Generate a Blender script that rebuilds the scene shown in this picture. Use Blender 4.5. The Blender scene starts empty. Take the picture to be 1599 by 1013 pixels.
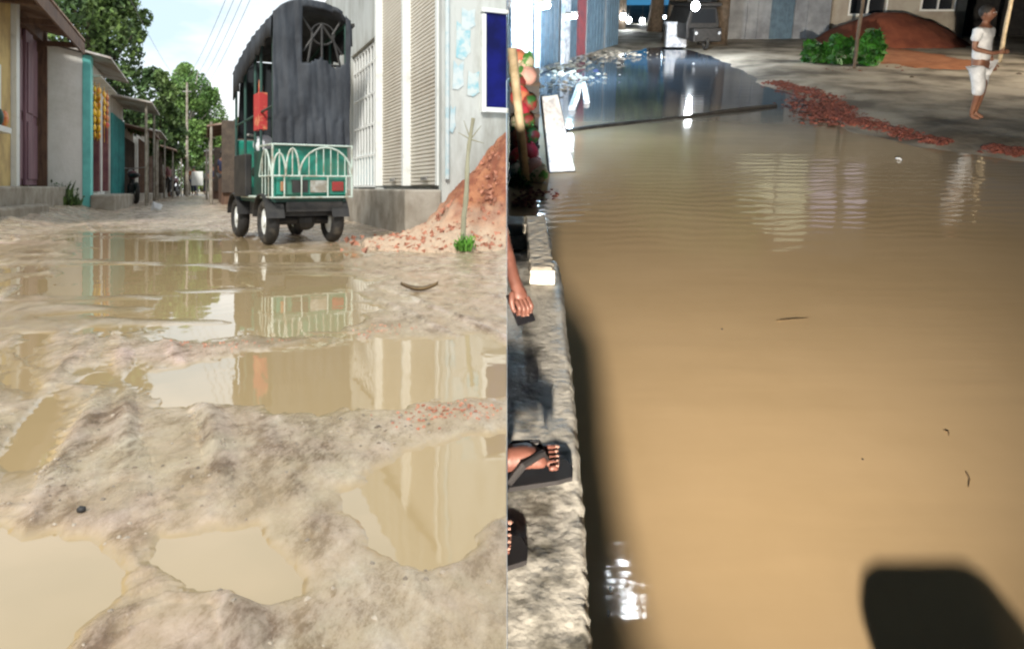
import bpy, bmesh, math, random
import numpy as np
from mathutils import Vector, Matrix, noise as mnoise
R = math.radians
S = bpy.context.scene
C = S.collection
random.seed(7)

# ------------------------------------------------------------------ camera
F = 1100.0; PX0 = 791.5; PY0 = 293.0; CAMZ = 0.48
cam = bpy.data.objects.new('camera', bpy.data.cameras.new('camera'))
C.objects.link(cam)
cam.location = (0, 0, CAMZ); cam.rotation_euler = (R(90), 0, 0)
cam.data.sensor_width = 36; cam.data.lens = 36 * F / 1599
cam.data.shift_x = (799.5 - PX0) / 1599
cam.data.shift_y = -(506.5 - PY0) / 1599
cam.data.clip_start = 0.05; cam.data.clip_end = 600
S.camera = cam
S.render.resolution_x = 1024; S.render.resolution_y = 648
S.render.engine = 'CYCLES'
S.cycles.filter_width = 2.3
S.cycles.use_denoising = True
S.cycles.max_bounces = 8
S.cycles.sample_clamp_indirect = 6.0

# ------------------------------------------------------------------ world, sun, exposure
SUN_EL, SUN_AZ = 52, 150
W = bpy.data.worlds.new('World'); S.world = W; W.use_nodes = True
nt = W.node_tree; nt.nodes.clear()
out = nt.nodes.new('ShaderNodeOutputWorld'); bg = nt.nodes.new('ShaderNodeBackground')
sky = nt.nodes.new('ShaderNodeTexSky'); sky.sky_type = 'NISHITA'; sky.sun_disc = False
sky.sun_elevation = R(SUN_EL); sky.sun_rotation = R(SUN_AZ); sky.dust_density = 3
tc = nt.nodes.new('ShaderNodeTexCoord'); mp = nt.nodes.new('ShaderNodeMapping')
mp.inputs['Scale'].default_value = (1.0, 1.0, 2.6)
no = nt.nodes.new('ShaderNodeTexNoise'); no.inputs['Scale'].default_value = 2.6; no.inputs['Detail'].default_value = 8
no.inputs['Roughness'].default_value = 0.55
cr = nt.nodes.new('ShaderNodeValToRGB')
cr.color_ramp.elements[0].position = 0.40; cr.color_ramp.elements[0].color = (7.4, 9.2, 10.4, 1)
cr.color_ramp.elements[1].position = 0.56; cr.color_ramp.elements[1].color = (12.5, 12.8, 12.9, 1)
mx = nt.nodes.new('ShaderNodeMixRGB'); mx.inputs[0].default_value = 0.88
L = nt.links.new
L(tc.outputs['Generated'], mp.inputs[0]); L(mp.outputs[0], no.inputs['Vector']); L(no.outputs['Fac'], cr.inputs[0])
L(sky.outputs[0], mx.inputs[1]); L(cr.outputs[0], mx.inputs[2]); L(mx.outputs[0], bg.inputs[0])
bg.inputs[1].default_value = 0.075
L(bg.outputs[0], out.inputs[0])
sl = bpy.data.lights.new('sun', 'SUN'); sl.energy = 2.6; sl.angle = R(11); sl.color = (1, 0.95, 0.87)
so = bpy.data.objects.new('sun', sl); C.objects.link(so)
az = R(SUN_AZ); el = R(SUN_EL)
sd = Vector((math.sin(az) * math.cos(el), math.cos(az) * math.cos(el), math.sin(el)))
# the sun stands behind the viewer, high, behind thin cloud
sd = Vector((-0.06, -0.76, 0.65)).normalized()
so.rotation_euler = sd.to_track_quat('Z', 'Y').to_euler()
sky.sun_rotation = math.atan2(sd.x, sd.y); sky.sun_elevation = math.asin(sd.z)
S.view_settings.view_transform = 'Standard'; S.view_settings.look = 'None'
S.view_settings.exposure = 0.62; S.view_settings.gamma = 1

# ------------------------------------------------------------------ the night side: its own level, seen looking down
TH = math.atan(313 / 1100); HN = 2.0
NM = Matrix.Translation((0, 0, CAMZ)) @ Matrix.Rotation(TH, 4, 'X') @ Matrix.Translation((0, 0, -HN))
RI = Matrix.Rotation(-TH, 3, 'X')
def ndir(px, py): return RI @ Vector((px - PX0, F, PY0 - py))
def NG(px, py, z=0.0):
    d = ndir(px, py); t = (z - HN) / d.z
    return Vector((d.x * t, d.y * t, z))
def NY(px, py, y):
    d = ndir(px, py); t = y / d.y
    return Vector((d.x * t, y, HN + d.z * t))
def P(px, py, Y): return Vector(((px - PX0) / F * Y, Y, CAMZ - (py - PY0) / F * Y))
def G(px, py, z=0.0): return P(px, py, F * (CAMZ - z) / (py - PY0))

# ------------------------------------------------------------------ materials
def srgb(r, g, b):
    f = lambda c: (c / 255 / 12.92) if c <= 10 else ((c / 255 + 0.055) / 1.055) ** 2.4
    return (f(r), f(g), f(b))
def mat(name, col, rough=0.7, col2=None, scale=6.0, bump=0.0, bscale=None, spec=0.5, metal=0.0, emit=None, estr=0.0, lo=0.4, hi=0.62, detail=6, stretch=None, island=0.0):
    m = bpy.data.materials.new(name); m.use_nodes = True
    t = m.node_tree; b = t.nodes['Principled BSDF']
    b.inputs['Base Color'].default_value = (*col, 1); b.inputs['Roughness'].default_value = rough
    b.inputs['Metallic'].default_value = metal; b.inputs['Specular IOR Level'].default_value = spec
    co = t.nodes.new('ShaderNodeTexCoord')
    src = co.outputs['Object']
    if stretch:
        mpn = t.nodes.new('ShaderNodeMapping'); mpn.inputs['Scale'].default_value = stretch
        t.links.new(src, mpn.inputs[0]); src = mpn.outputs[0]
    cur = None
    if col2 is not None:
        n = t.nodes.new('ShaderNodeTexNoise'); n.inputs['Scale'].default_value = scale; n.inputs['Detail'].default_value = detail
        n.inputs['Roughness'].default_value = 0.62
        t.links.new(src, n.inputs['Vector'])
        r = t.nodes.new('ShaderNodeValToRGB')
        r.color_ramp.elements[0].position = lo; r.color_ramp.elements[0].color = (*col, 1)
        r.color_ramp.elements[1].position = hi; r.color_ramp.elements[1].color = (*col2, 1)
        t.links.new(n.outputs['Fac'], r.inputs[0]); cur = r.outputs[0]
        t.links.new(cur, b.inputs['Base Color'])
    if island > 0 and cur:
        g = t.nodes.new('ShaderNodeNewGeometry')
        mr = t.nodes.new('ShaderNodeMapRange'); mr.inputs[3].default_value = 1 - island; mr.inputs[4].default_value = 1 + island
        t.links.new(g.outputs['Random Per Island'], mr.inputs[0])
        vm = t.nodes.new('ShaderNodeVectorMath'); vm.operation = 'SCALE'
        t.links.new(cur, vm.inputs[0]); t.links.new(mr.outputs[0], vm.inputs['Scale'])
        t.links.new(vm.outputs[0], b.inputs['Base Color'])
    if bump > 0:
        n2 = t.nodes.new('ShaderNodeTexNoise'); n2.inputs['Scale'].default_value = bscale or scale * 3; n2.inputs['Detail'].default_value = 8
        t.links.new(src, n2.inputs['Vector'])
        bp = t.nodes.new('ShaderNodeBump'); bp.inputs['Strength'].default_value = bump; bp.inputs['Distance'].default_value = 0.02
        t.links.new(n2.outputs['Fac'], bp.inputs['Height']); t.links.new(bp.outputs[0], b.inputs['Normal'])
    if emit:
        b.inputs['Emission Color'].default_value = (*emit, 1); b.inputs['Emission Strength'].default_value = estr
    return m
def emis(name, col, s):
    m = bpy.data.materials.new(name); m.use_nodes = True; t = m.node_tree
    b = t.nodes['Principled BSDF']; b.inputs['Base Color'].default_value = (*col, 1)
    b.inputs['Emission Color'].default_value = (*col, 1); b.inputs['Emission Strength'].default_value = s
    return m

M = {}
M['concrete'] = mat('concrete', (.36, .33, .28), .85, (.22, .19, .15), 3, .4, 25)
M['paleplaster'] = mat('pale_plaster', (.88, .88, .84), .85, (.70, .70, .64), 1.7, .3, 14, lo=.42, hi=.72)
M['dirtywhite'] = mat('dirty_white', (.66, .66, .62), .8, (.40, .38, .33), 3, .3, 20, stretch=(1, 1, .4))
M['yellowwall'] = mat('yellow_wall', (.62, .47, .20), .85, (.42, .30, .14), 2, .2, 14)
M['purple'] = mat('purple_door', (.24, .13, .16), .55, (.16, .08, .11), 3, .2, 20, stretch=(3, 3, .3))
M['maroon'] = mat('maroon', (.13, .035, .05), .6, (.2, .08, .08), 4)
M['brownwood'] = mat('brown_wood', (.16, .09, .055), .75, (.09, .05, .035), 4, .4, 18, stretch=(1, 6, 1))
M['darkwood'] = mat('dark_wood', (.06, .045, .035), .8, (.10, .075, .055), 4, .4, 18)
M['cyan'] = mat('cyan_paint', (.18, .66, .62), .55, (.13, .52, .50), 3, .1, 10)
M['teal'] = mat('teal_paint', (.05, .33, .33), .55, (.04, .22, .23), 3)
M['rust'] = mat('rusty_sheet', (.30, .22, .17), .65, (.16, .09, .06), 2.5, .3, 12)
M['tin'] = mat('tin_sheet', (.42, .41, .39), .5, (.24, .19, .15), 2.2, .2, 12, metal=.2)
M['shutter'] = mat('shutter_paint', (.68, .64, .56), .5, (.56, .51, .43), 1.6, .1, 12, lo=.4, hi=.75)
M['whitemetal'] = mat('white_metal', (.74, .76, .74), .45, (.5, .5, .46), 6, lo=.55, hi=.8)
M['greymetal'] = mat('grey_metal', (.35, .35, .34), .45, (.22, .2, .18), 6, metal=.4)
M['black'] = mat('black', (.012, .012, .013), .6, (.03, .028, .026), 8)
M['rubber'] = mat('rubber', (.018, .017, .016), .8, (.10, .085, .065), 9, .3, 40, lo=.5, hi=.75)
M['canvas'] = mat('canvas', (.010, .013, .019), .7, (.036, .043, .054), 2.6, .9, 4, stretch=(2.0, 2.0, .9))
M['green'] = mat('green_paint', (.012, .22, .16), .4, (.07, .13, .085), 4, lo=.46, hi=.72)
M['darkgreen'] = mat('dark_green_paint', (.01, .06, .045), .45, (.008, .035, .03), 5)
M['red'] = mat('red_cloth', (.42, .035, .035), .7, (.55, .20, .10), 9, lo=.55, hi=.62)
M['redlight'] = mat('red_lens', (.5, .02, .02), .15)
M['orangelight'] = mat('orange_lens', (.7, .25, .03), .15)
M['plate'] = mat('plate', (.6, .62, .62), .4, (.3, .33, .34), 20)
M['glass'] = mat('glass_dark', (.02, .022, .025), .06)
M['blueglass'] = mat('blue_glass', (.003, .005, .06), .35, (.005, .008, .13), 3, spec=.15)
M['packet'] = mat('yellow_packet', (.90, .55, .03), .35, (.75, .24, .02), 9, .4, 20, lo=.5, hi=.6)
M['packetred'] = mat('red_packet', (.6, .05, .04), .35, (.7, .4, .1), 9)
M['paper'] = mat('paper', (.52, .58, .59), .8, (.36, .50, .55), 9, lo=.45, hi=.6)
M['bluepaper'] = mat('blue_paper', (.26, .48, .55), .8, (.52, .58, .58), 9, lo=.42, hi=.56)
M['sandday'] = mat('brick_chips', (.40, .17, .085), .95, (.23, .075, .04), 6, .9, 26, lo=.42, hi=.6, island=.2)
M['leaf'] = mat('leaf', (.08, .18, .04), .6, (.17, .28, .07), .6, island=.55, lo=.40, hi=.62)
M['leafdark'] = mat('leaf_dark', (.05, .10, .03), .65, (.17, .25, .06), .55, island=.6, lo=.42, hi=.64)
M['leafbright'] = mat('leaf_bright', (.07, .22, .02), .55, (.13, .32, .04), 2, island=.4)
M['bark'] = mat('bark', (.12, .09, .065), .9, (.06, .045, .03), 6, .6, 20)
M['palebark'] = mat('pale_bark', (.36, .33, .28), .9, (.20, .17, .13), 6, .4, 20)
M['bamboo'] = mat('bamboo', (.30, .29, .20), .7, (.18, .16, .10), 6, stretch=(1, 1, .4))
M['stone'] = mat('stone', (.34, .29, .23), .85, (.18, .14, .10), 6, .5, 30, island=.4)
M['chip'] = mat('brick_chip', (.44, .20, .13), .9, (.32, .12, .07), 9, .4, 40, island=.35)
M['husk'] = mat('husk', (.09, .055, .025), .7, (.22, .15, .07), 14)
M['cable'] = mat('cable', (.22, .22, .23), .6)
M['skin'] = mat('skin', (.20, .095, .055), .5, (.15, .065, .04), 8, spec=.4)
M['skinlit'] = mat('skin_hand', (.135, .055, .04), .5, (.09, .035, .026), 18, .15, 60, spec=.5)  # skin tone of the hand and feet at the ledge
M['nail'] = mat('nail', (.26, .15, .12), .35)
M['hair'] = mat('hair', (.012, .010, .009), .7, (.02, .017, .014), 20, .5, 60)
M['whitecloth'] = mat('white_cloth', (.62, .64, .66), .85, (.44, .46, .49), 7, .9, 10)
M['navy'] = mat('navy_cloth', (.012, .016, .045), .85, (.02, .025, .07), 6, .3, 20)
M['sandal'] = mat('sandal', (.012, .011, .012), .5)
M['phone'] = mat('phone', (.01, .01, .012), .2)

# ------------------------------------------------------------------ mesh helpers
class MB:
    def __init__(s): s.v = []; s.f = []; s.mi = []; s.cur = 0
    def add(s, vs, fs):
        n = len(s.v); s.v += [tuple(v) for v in vs]; s.f += [tuple(i + n for i in f) for f in fs]; s.mi += [s.cur] * len(fs); return s
    def box(s, a, b, mtx=None):
        x0, y0, z0 = a; x1, y1, z1 = b
        vs = [Vector(p) for p in ((x0,y0,z0),(x1,y0,z0),(x1,y1,z0),(x0,y1,z0),(x0,y0,z1),(x1,y0,z1),(x1,y1,z1),(x0,y1,z1))]
        if mtx: vs = [mtx @ v for v in vs]
        return s.add(vs, [(0,3,2,1),(4,5,6,7),(0,1,5,4),(1,2,6,5),(2,3,7,6),(3,0,4,7)])
    def tube(s, pts, r, n=8, caps=True):
        pts = [Vector(p) for p in pts]; rs = r if isinstance(r, (list, tuple)) else [r] * len(pts)
        rings = []; up = None
        for i, p in enumerate(pts):
            d = (pts[min(i+1, len(pts)-1)] - pts[max(i-1, 0)]).normalized()
            if up is None: up = Vector((0,0,1)) if abs(d.z) < .9 else Vector((1,0,0))
            a = d.cross(up).normalized(); b = a.cross(d).normalized(); up = b
            rings.append([p + (a*math.cos(2*math.pi*k/n) + b*math.sin(2*math.pi*k/n)) * rs[i] for k in range(n)])
        vs = [v for rg in rings for v in rg]; fs = []
        for i in range(len(pts)-1):
            for k in range(n): fs.append((i*n+k, i*n+(k+1)%n, (i+1)*n+(k+1)%n, (i+1)*n+k))
        if caps: fs.append(tuple(range(n))[::-1]); fs.append(tuple((len(pts)-1)*n+k for k in range(n)))
        return s.add(vs, fs)
    def prism(s, poly, axis, a, b):
        """poly: 2D points; extruded along axis from a to b"""
        def mk(p, t):
            if axis == 'x': return (t, p[0], p[1])
            if axis == 'y': return (p[0], t, p[1])
            return (p[0], p[1], t)
        n = len(poly); vs = [mk(p, a) for p in poly] + [mk(p, b) for p in poly]
        fs = [tuple(range(n))[::-1], tuple(range(n, 2*n))] + [(i, (i+1)%n, n+(i+1)%n, n+i) for i in range(n)]
        return s.add(vs, fs)
    def blob(s, c, r, seg=10, ring=7, jit=0, mtx=None):
        vs = []; fs = []; r = r if isinstance(r, (tuple, list)) else (r, r, r)
        for i in range(ring+1):
            ph = math.pi*i/ring
            for k in range(seg):
                th = 2*math.pi*k/seg; q = 1+random.uniform(-jit, jit)
                v = Vector((r[0]*math.sin(ph)*math.cos(th)*q, r[1]*math.sin(ph)*math.sin(th)*q, r[2]*math.cos(ph)*q))
                if mtx: v = mtx @ v
                vs.append(v + Vector(c))
        for i in range(ring):
            for k in range(seg): fs.append((i*seg+k, (i+1)*seg+k, (i+1)*seg+(k+1)%seg, i*seg+(k+1)%seg))
        return s.add(vs, fs)
    def build(s, name, m, parent=None, smooth=False, bevel=0, mtx=None):
        me = bpy.data.meshes.new(name); me.from_pydata(s.v, [], s.f)
        for mm in (m if isinstance(m, list) else [m]): me.materials.append(mm)
        if isinstance(m, list): me.polygons.foreach_set('material_index', s.mi)
        if smooth: me.polygons.foreach_set('use_smooth', [True]*len(me.polygons))
        me.update()
        bm = bmesh.new(); bm.from_mesh(me); bmesh.ops.remove_doubles(bm, verts=bm.verts, dist=1e-5); bmesh.ops.recalc_face_normals(bm, faces=bm.faces); bm.to_mesh(me); bm.free()
        o = bpy.data.objects.new(name, me); C.objects.link(o)
        if parent: o.parent = parent
        if mtx is not None: o.matrix_world = mtx
        if bevel: bv = o.modifiers.new('b', 'BEVEL'); bv.width = bevel; bv.segments = 2
        return o
def tag(o, label=None, cat=None, group=None, kind=None):
    if label: o['label'] = label
    if cat: o['category'] = cat
    if group: o['group'] = group
    if kind: o['kind'] = kind
    return o
def empty(name, mtx, label, cat, group=None):
    o = bpy.data.objects.new(name, None); C.objects.link(o); o.matrix_world = mtx; o.empty_display_size = .2
    return tag(o, label, cat, group)
def T(v): return Matrix.Translation(v)
def kids(o): return [c for c in bpy.data.objects if c.parent == o]
def dup(o, mtx, label=None):
    c = o.copy(); C.objects.link(c); c.matrix_world = mtx
    if label: c['label'] = label
    def rec(a, b):
        for k in kids(a):
            d = k.copy(); C.objects.link(d); d.parent = b; rec(k, d)
    rec(o, c); return c

# leaves as many small faces in clumps spread through the crown
def leafcloud(clumps, n, size, seed):
    rng = np.random.default_rng(seed)
    cc = np.array([c[:3] for c in clumps]); rr = np.array([c[3:6] for c in clumps])
    w = (rr[:, 0] * rr[:, 1] * rr[:, 2]) ** .67; w /= w.sum()
    idx = rng.choice(len(clumps), n, p=w)
    d = rng.normal(size=(n, 3)); d /= np.linalg.norm(d, axis=1)[:, None]
    rad = 0.55 + 0.5 * rng.random(n) ** .7
    # sub-clusters: pull towards small random centres to leave gaps
    nsub = max(30, n // 40)
    sd_ = rng.normal(size=(nsub, 3)); sd_ /= np.linalg.norm(sd_, axis=1)[:, None]
    j = rng.integers(0, nsub, n)
    dd = sd_[j] + rng.normal(scale=.16, size=(n, 3)); dd /= np.linalg.norm(dd, axis=1)[:, None]
    use = rng.random(n) < .75; d[use] = dd[use]
    pos = cc[idx] + d * rad[:, None] * rr[idx]
    a = rng.normal(size=(n, 3)); a /= np.linalg.norm(a, axis=1)[:, None]
    b = np.cross(a, rng.normal(size=(n, 3))); b /= np.linalg.norm(b, axis=1)[:, None]
    sz = size * (0.6 + .8 * rng.random(n))[:, None]
    a *= sz; b *= sz * .5
    q = np.stack([pos - a, pos + b * 1.0, pos + a, pos - b], 1).reshape(-1, 3)
    f = np.arange(4 * n).reshape(-1, 4)
    mb = MB(); mb.v = [tuple(x) for x in q]; mb.f = [tuple(x) for x in f.tolist()]; mb.mi = [0] * n
    return mb
def meshq(mb, name, m, parent):
    me = bpy.data.meshes.new(name); me.from_pydata(mb.v, [], mb.f); me.materials.append(m)
    o = bpy.data.objects.new(name, me); C.objects.link(o); o.parent = parent; return o
def tree(base, clumps, n, size, m, trunk_pts, trunk_r, label, seed, name='tree', cat='tree', barkm='bark', mtx=Matrix(), group=None, branches=True):
    r = empty(name, mtx @ T(base), label, cat, group)
    cl = [(c[0]-base[0], c[1]-base[1], c[2]-base[2], *c[3:]) for c in clumps]
    rnd = random.Random(seed); sub = []
    for c in cl:
        sub.append((c[0], c[1], c[2], c[3]*.8, c[4]*.8, c[5]*.8))
        for k in range(9):
            a = rnd.uniform(0, 6.283); e = rnd.uniform(-.9, 1.4); q = rnd.uniform(.22, .48)
            sub.append((c[0]+c[3]*.85*math.cos(a)*math.cos(e), c[1]+c[4]*.85*math.sin(a)*math.cos(e), c[2]+c[5]*.85*math.sin(e), c[3]*q, c[4]*q, c[5]*q*.8))
    meshq(leafcloud(sub, n, size, seed), 'crown', m, r)
    tb = MB(); tb.tube([Vector(p)-Vector(base) for p in trunk_pts], trunk_r, 9)
    if branches:
        top = Vector(trunk_pts[-1]) - Vector(base)
        for c in cl:
            for k in range(3):
                e = Vector(c[:3]) + Vector((rnd.uniform(-.6,.6)*c[3], rnd.uniform(-.6,.6)*c[4], rnd.uniform(-.3,.7)*c[5]))
                mid = (top + e) / 2 + Vector((0, 0, -.1))
                tb.tube([top*.85, mid, e], [trunk_r[-1]*.7, trunk_r[-1]*.4, trunk_r[-1]*.12], 6)
    tb.build('trunk', M[barkm], r, smooth=True)
    return r

# ------------------------------------------------------------------ night sky: closed dark dome, its flat side an added divider that keeps daylight out
def night_sky():
    m = bpy.data.materials.new('night_sky'); m.use_nodes = True; t = m.node_tree; t.nodes.clear()
    o = t.nodes.new('ShaderNodeOutputMaterial'); e = t.nodes.new('ShaderNodeEmission')
    co = t.nodes.new('ShaderNodeTexCoord'); n = t.nodes.new('ShaderNodeTexNoise'); n.inputs['Scale'].default_value = .06
    r = t.nodes.new('ShaderNodeValToRGB')
    r.color_ramp.elements[0].color = (.005, .025, .055, 1); r.color_ramp.elements[1].color = (.013, .055, .10, 1)
    t.links.new(co.outputs['Object'], n.inputs['Vector']); t.links.new(n.outputs[0], r.inputs[0]); t.links.new(r.outputs[0], e.inputs[0])
    t.links.new(e.outputs[0], o.inputs[0])
    mz = t.nodes.new('ShaderNodeMapRange'); mz.inputs[1].default_value = 24; mz.inputs[2].default_value = 5; mz.inputs[3].default_value = 0; mz.inputs[4].default_value = 1; mm = t.nodes.new('ShaderNodeMath'); mm.operation = 'MULTIPLY_ADD'; mm.inputs[2].default_value = .06
    sp = t.nodes.new('ShaderNodeSeparateXYZ'); mr = t.nodes.new('ShaderNodeMapRange'); mr.inputs[1].default_value = 45; mr.inputs[2].default_value = 94; mr.inputs[3].default_value = 0; mr.inputs[4].default_value = 3.4
    t.links.new(co.outputs['Object'], sp.inputs[0]); t.links.new(sp.outputs['Y'], mr.inputs[0]); t.links.new(sp.outputs['Z'], mz.inputs[0]); t.links.new(mr.outputs[0], mm.inputs[0]); t.links.new(mz.outputs[0], mm.inputs[1]); t.links.new(mm.outputs[0], e.inputs[1])
    d = bpy.data.materials.new('day_cloud'); d.use_nodes = True; t = d.node_tree; t.nodes.clear()  # added glowing face, makes up for sky light the divider blocks
    o = t.nodes.new('ShaderNodeOutputMaterial'); e = t.nodes.new('ShaderNodeEmission'); e.inputs[0].default_value = (.84, .9, .93, 1); e.inputs[1].default_value = .75
    t.links.new(e.outputs[0], o.inputs[0])
    mb = MB(); NMi = NM.inverted()
    hc = NMi @ Vector((0, 0, CAMZ))
    X1, Y0, Y1, Z0, Z1 = 55., -14., 95., -6., 40.
    def wedge(y, side):  # x of the two faces of the flat side
        return side * abs(y) * 0.0001
    for side, mi in ((1, 0), (-1, 1)):
        mb.cur = mi
        h = .03
        ys = [Y0, -h, h, Y1]; zs = [Z0, hc.z-h, hc.z+h, Z1]
        for i in range(3):
            for j in range(3):
                if i == 1 and j == 1: continue
                mb.add([(wedge(ys[i], side), ys[i], zs[j]), (wedge(ys[i+1], side), ys[i+1], zs[j]), (wedge(ys[i+1], side), ys[i+1], zs[j+1]), (wedge(ys[i], side), ys[i], zs[j+1])], [(0,1,2,3)])
    mb.cur = 0
    a = wedge(Y0, 1); b = wedge(Y1, 1)
    mb.add([(a,Y0,Z0),(X1,Y0,Z0),(X1,Y1,Z0),(b,Y1,Z0)], [(0,1,2,3)])
    mb.add([(a,Y0,Z1),(X1,Y0,Z1),(X1,Y1,Z1),(b,Y1,Z1)], [(0,1,2,3)])
    mb.add([(a,Y0,Z0),(X1,Y0,Z0),(X1,Y0,Z1),(a,Y0,Z1)], [(0,1,2,3)])
    mb.add([(b,Y1,Z0),(X1,Y1,Z0),(X1,Y1,Z1),(b,Y1,Z1)], [(0,1,2,3)])
    mb.add([(X1,Y0,Z0),(X1,Y1,Z0),(X1,Y1,Z1),(X1,Y0,Z1)], [(0,1,2,3)])
    me = bpy.data.meshes.new('sky'); me.from_pydata(mb.v, [], mb.f); me.materials.append(m); me.materials.append(d)
    me.polygons.foreach_set('material_index', mb.mi)
    ob = bpy.data.objects.new('sky', me); C.objects.link(ob); ob.matrix_world = NM; tag(ob, kind='structure')
night_sky()

# ------------------------------------------------------------------ numpy noise for the ground
def vnoise(x, y, seed=0):
    xi = np.floor(x).astype(np.int64); yi = np.floor(y).astype(np.int64); xf = x - xi; yf = y - yi
    def h(a, b):
        n = (a * 374761393 + b * 668265263 + seed * 1442695041) & 0x7fffffff
        n = ((n ^ (n >> 13)) * 1274126177) & 0x7fffffff
        return ((n ^ (n >> 16)) & 0xffff) / 65535.0
    u = xf*xf*(3-2*xf); v = yf*yf*(3-2*yf)
    return (h(xi,yi)*(1-u)+h(xi+1,yi)*u)*(1-v)+(h(xi,yi+1)*(1-u)+h(xi+1,yi+1)*u)*v
def fbm(x, y, o=5, seed=0, g=.5):
    s = 0; a = 1; t = 0
    for i in range(o): s = s + a*vnoise(x*2**i+17*i, y*2**i+31*i, seed+i); t += a; a *= g
    return s / t - .5
def gpoly(pp): return np.array([tuple(G(*p))[:2] for p in pp])
def sdist(px, py, poly, sy):
    """signed distance in picture-scaled units, + inside"""
    d = np.full(px.shape, 1e9); ins = np.zeros(px.shape, bool); n = len(poly)
    for i in range(n):
        x0, y0 = poly[i]; x1, y1 = poly[(i+1) % n]
        ax, ay = x1-x0, (y1-y0)*sy
        t = np.clip(((px-x0)*ax+(py-y0)*sy*ay)/(ax*ax+ay*ay+1e-9), 0, 1)
        d = np.minimum(d, np.hypot(px-x0-t*ax, (py-y0)*sy-t*ay))
        c = ((y0 > py) != (y1 > py)); xx = (x1-x0)*(py-y0)/((y1-y0) if y1 != y0 else 1e-9)+x0
        ins ^= c & (px < xx)
    return np.where(ins, d, -d)
PUD = [
 ([(118,368),(160,361),(250,364),(330,366),(395,372),(430,388),(545,390),(552,412),(566,450),(575,490),(560,515),(470,520),(400,520),(340,529),(270,526),(215,512),(150,519),(96,508),(84,470),(100,420)], 1.0),
 ([(228,592),(300,575),(400,562),(480,545),(560,532),(650,526),(745,528),(800,545),(800,600),(740,612),(640,622),(560,632),(500,642),(430,634),(380,622),(300,622),(236,612)], 1.0),
 ([(120,585),(160,572),(215,580),(226,600),(190,622),(140,618)], .6),
 ([(606,722),(655,702),(720,694),(800,684),(800,806),(752,838),(730,872),(690,884),(640,868),(598,846),(566,800),(552,762),(575,752)], 1.0),
 ([(-60,826),(0,832),(40,848),(100,842),(165,858),(195,900),(188,940),(150,972),(112,1000),(92,1060),(-60,1060)], 1.0),
 ([(262,846),(330,830),(412,822),(428,850),(468,880),(478,910),(430,926),(370,912),(300,908),(250,880)], .9),
 ([(12,390),(70,378),(92,440),(88,520),(70,580),(30,560),(8,450)], .62),
 ([(0,540),(60,565),(85,640),(70,720),(0,740)], .50),
]
def mud_height(X, Y):
    px = X/Y*F+PX0; py = F*CAMZ/Y+PY0
    wx = fbm(X*3, Y*3, 4, 5)*.0; 
    jx = fbm(X*4.2, Y*2.6, 5, 11)+.35*fbm(X*24, Y*18, 4, 13); jy = fbm(X*4.2, Y*2.6, 5, 23)+.35*fbm(X*24, Y*18, 4, 14)
    qx = px + jx*90; qy = py + jy*34*np.clip((py-293)/220, .25, 1.6)
    dip = np.zeros(X.shape)
    for poly, k in PUD:
        d = sdist(qx, qy, poly, 2.0)/26.0
        dip = np.maximum(dip, k*(1/(1+np.exp(-np.clip(d*1.9+.25, -20, 20)))))
    base = .0100 + .010*fbm(X*1.1, Y*.9, 4, 3) + .006*fbm(X*4, Y*3, 4, 7) + .009*np.abs(fbm(X*15, Y*13, 5, 9)) + .012*fbm((X+.52*Y)*20, (Y-.52*X)*2.6, 5, 51)
    # tyre tracks running away from the viewer towards the left, with tread bars pressed into the mud
    for off, wdt, dp, cv in ((-.50, .055, .014, .05), (.06, .050, .012, -.04), (-1.15, .06, .013, .10), (.52, .05, .009, .02), (-.72, .05, .010, -.16)):
        yy = Y-1.0; ln = X + .50*yy + cv*yy*yy*.25 - off + .03*np.sin(Y*2.3+off*9); al = Y*1.12 - .5*X
        on = np.exp(-(ln/wdt)**4); lip = np.exp(-((np.abs(ln)-wdt*1.5)/(wdt*.45))**2)
        wear = np.clip(fbm(X*2.2, Y*2.0, 3, 60)*4+.6, 0, 1)
        base += wear*(-dp*on*1.1 + dp*.9*lip + on*.005*np.sign(np.sin(al*2*np.pi/.055+np.abs(ln)*60)))
    base = np.maximum(base, .0045 + .010*fbm(X*13, Y*12, 3, 15) + .003)
    # inside puddles: below the water, with low bars of silt breaking the surface of the large one
    silt = .016*fbm(X*1.6+Y*.3, Y*3.6, 4, 41) + .004
    inside = -.014 + np.where((py < 520), silt*2.4, 0)
    h = base*(1-dip) + inside*dip
    # verge rising to the plinths on the left and to the right-hand building
    n = X*.9187+Y*.3949
    left = np.clip((-1.55-n)/.75, 0, 1); h += left*left*(3-2*left)*.13*np.clip((Y-2.5)/3, 0, 1)*(1+.8*fbm(X*3,Y*3,4,8))
    right = np.clip((n-1.75)/.5, 0, 1); h += right*.06*np.clip((Y-4.5)/1.5, 0, 1)
    h += np.clip((Y-7)/10, 0, 1)*.028 * (1+1.5*fbm(X*2,Y*2,4,77))
    return h
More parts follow.
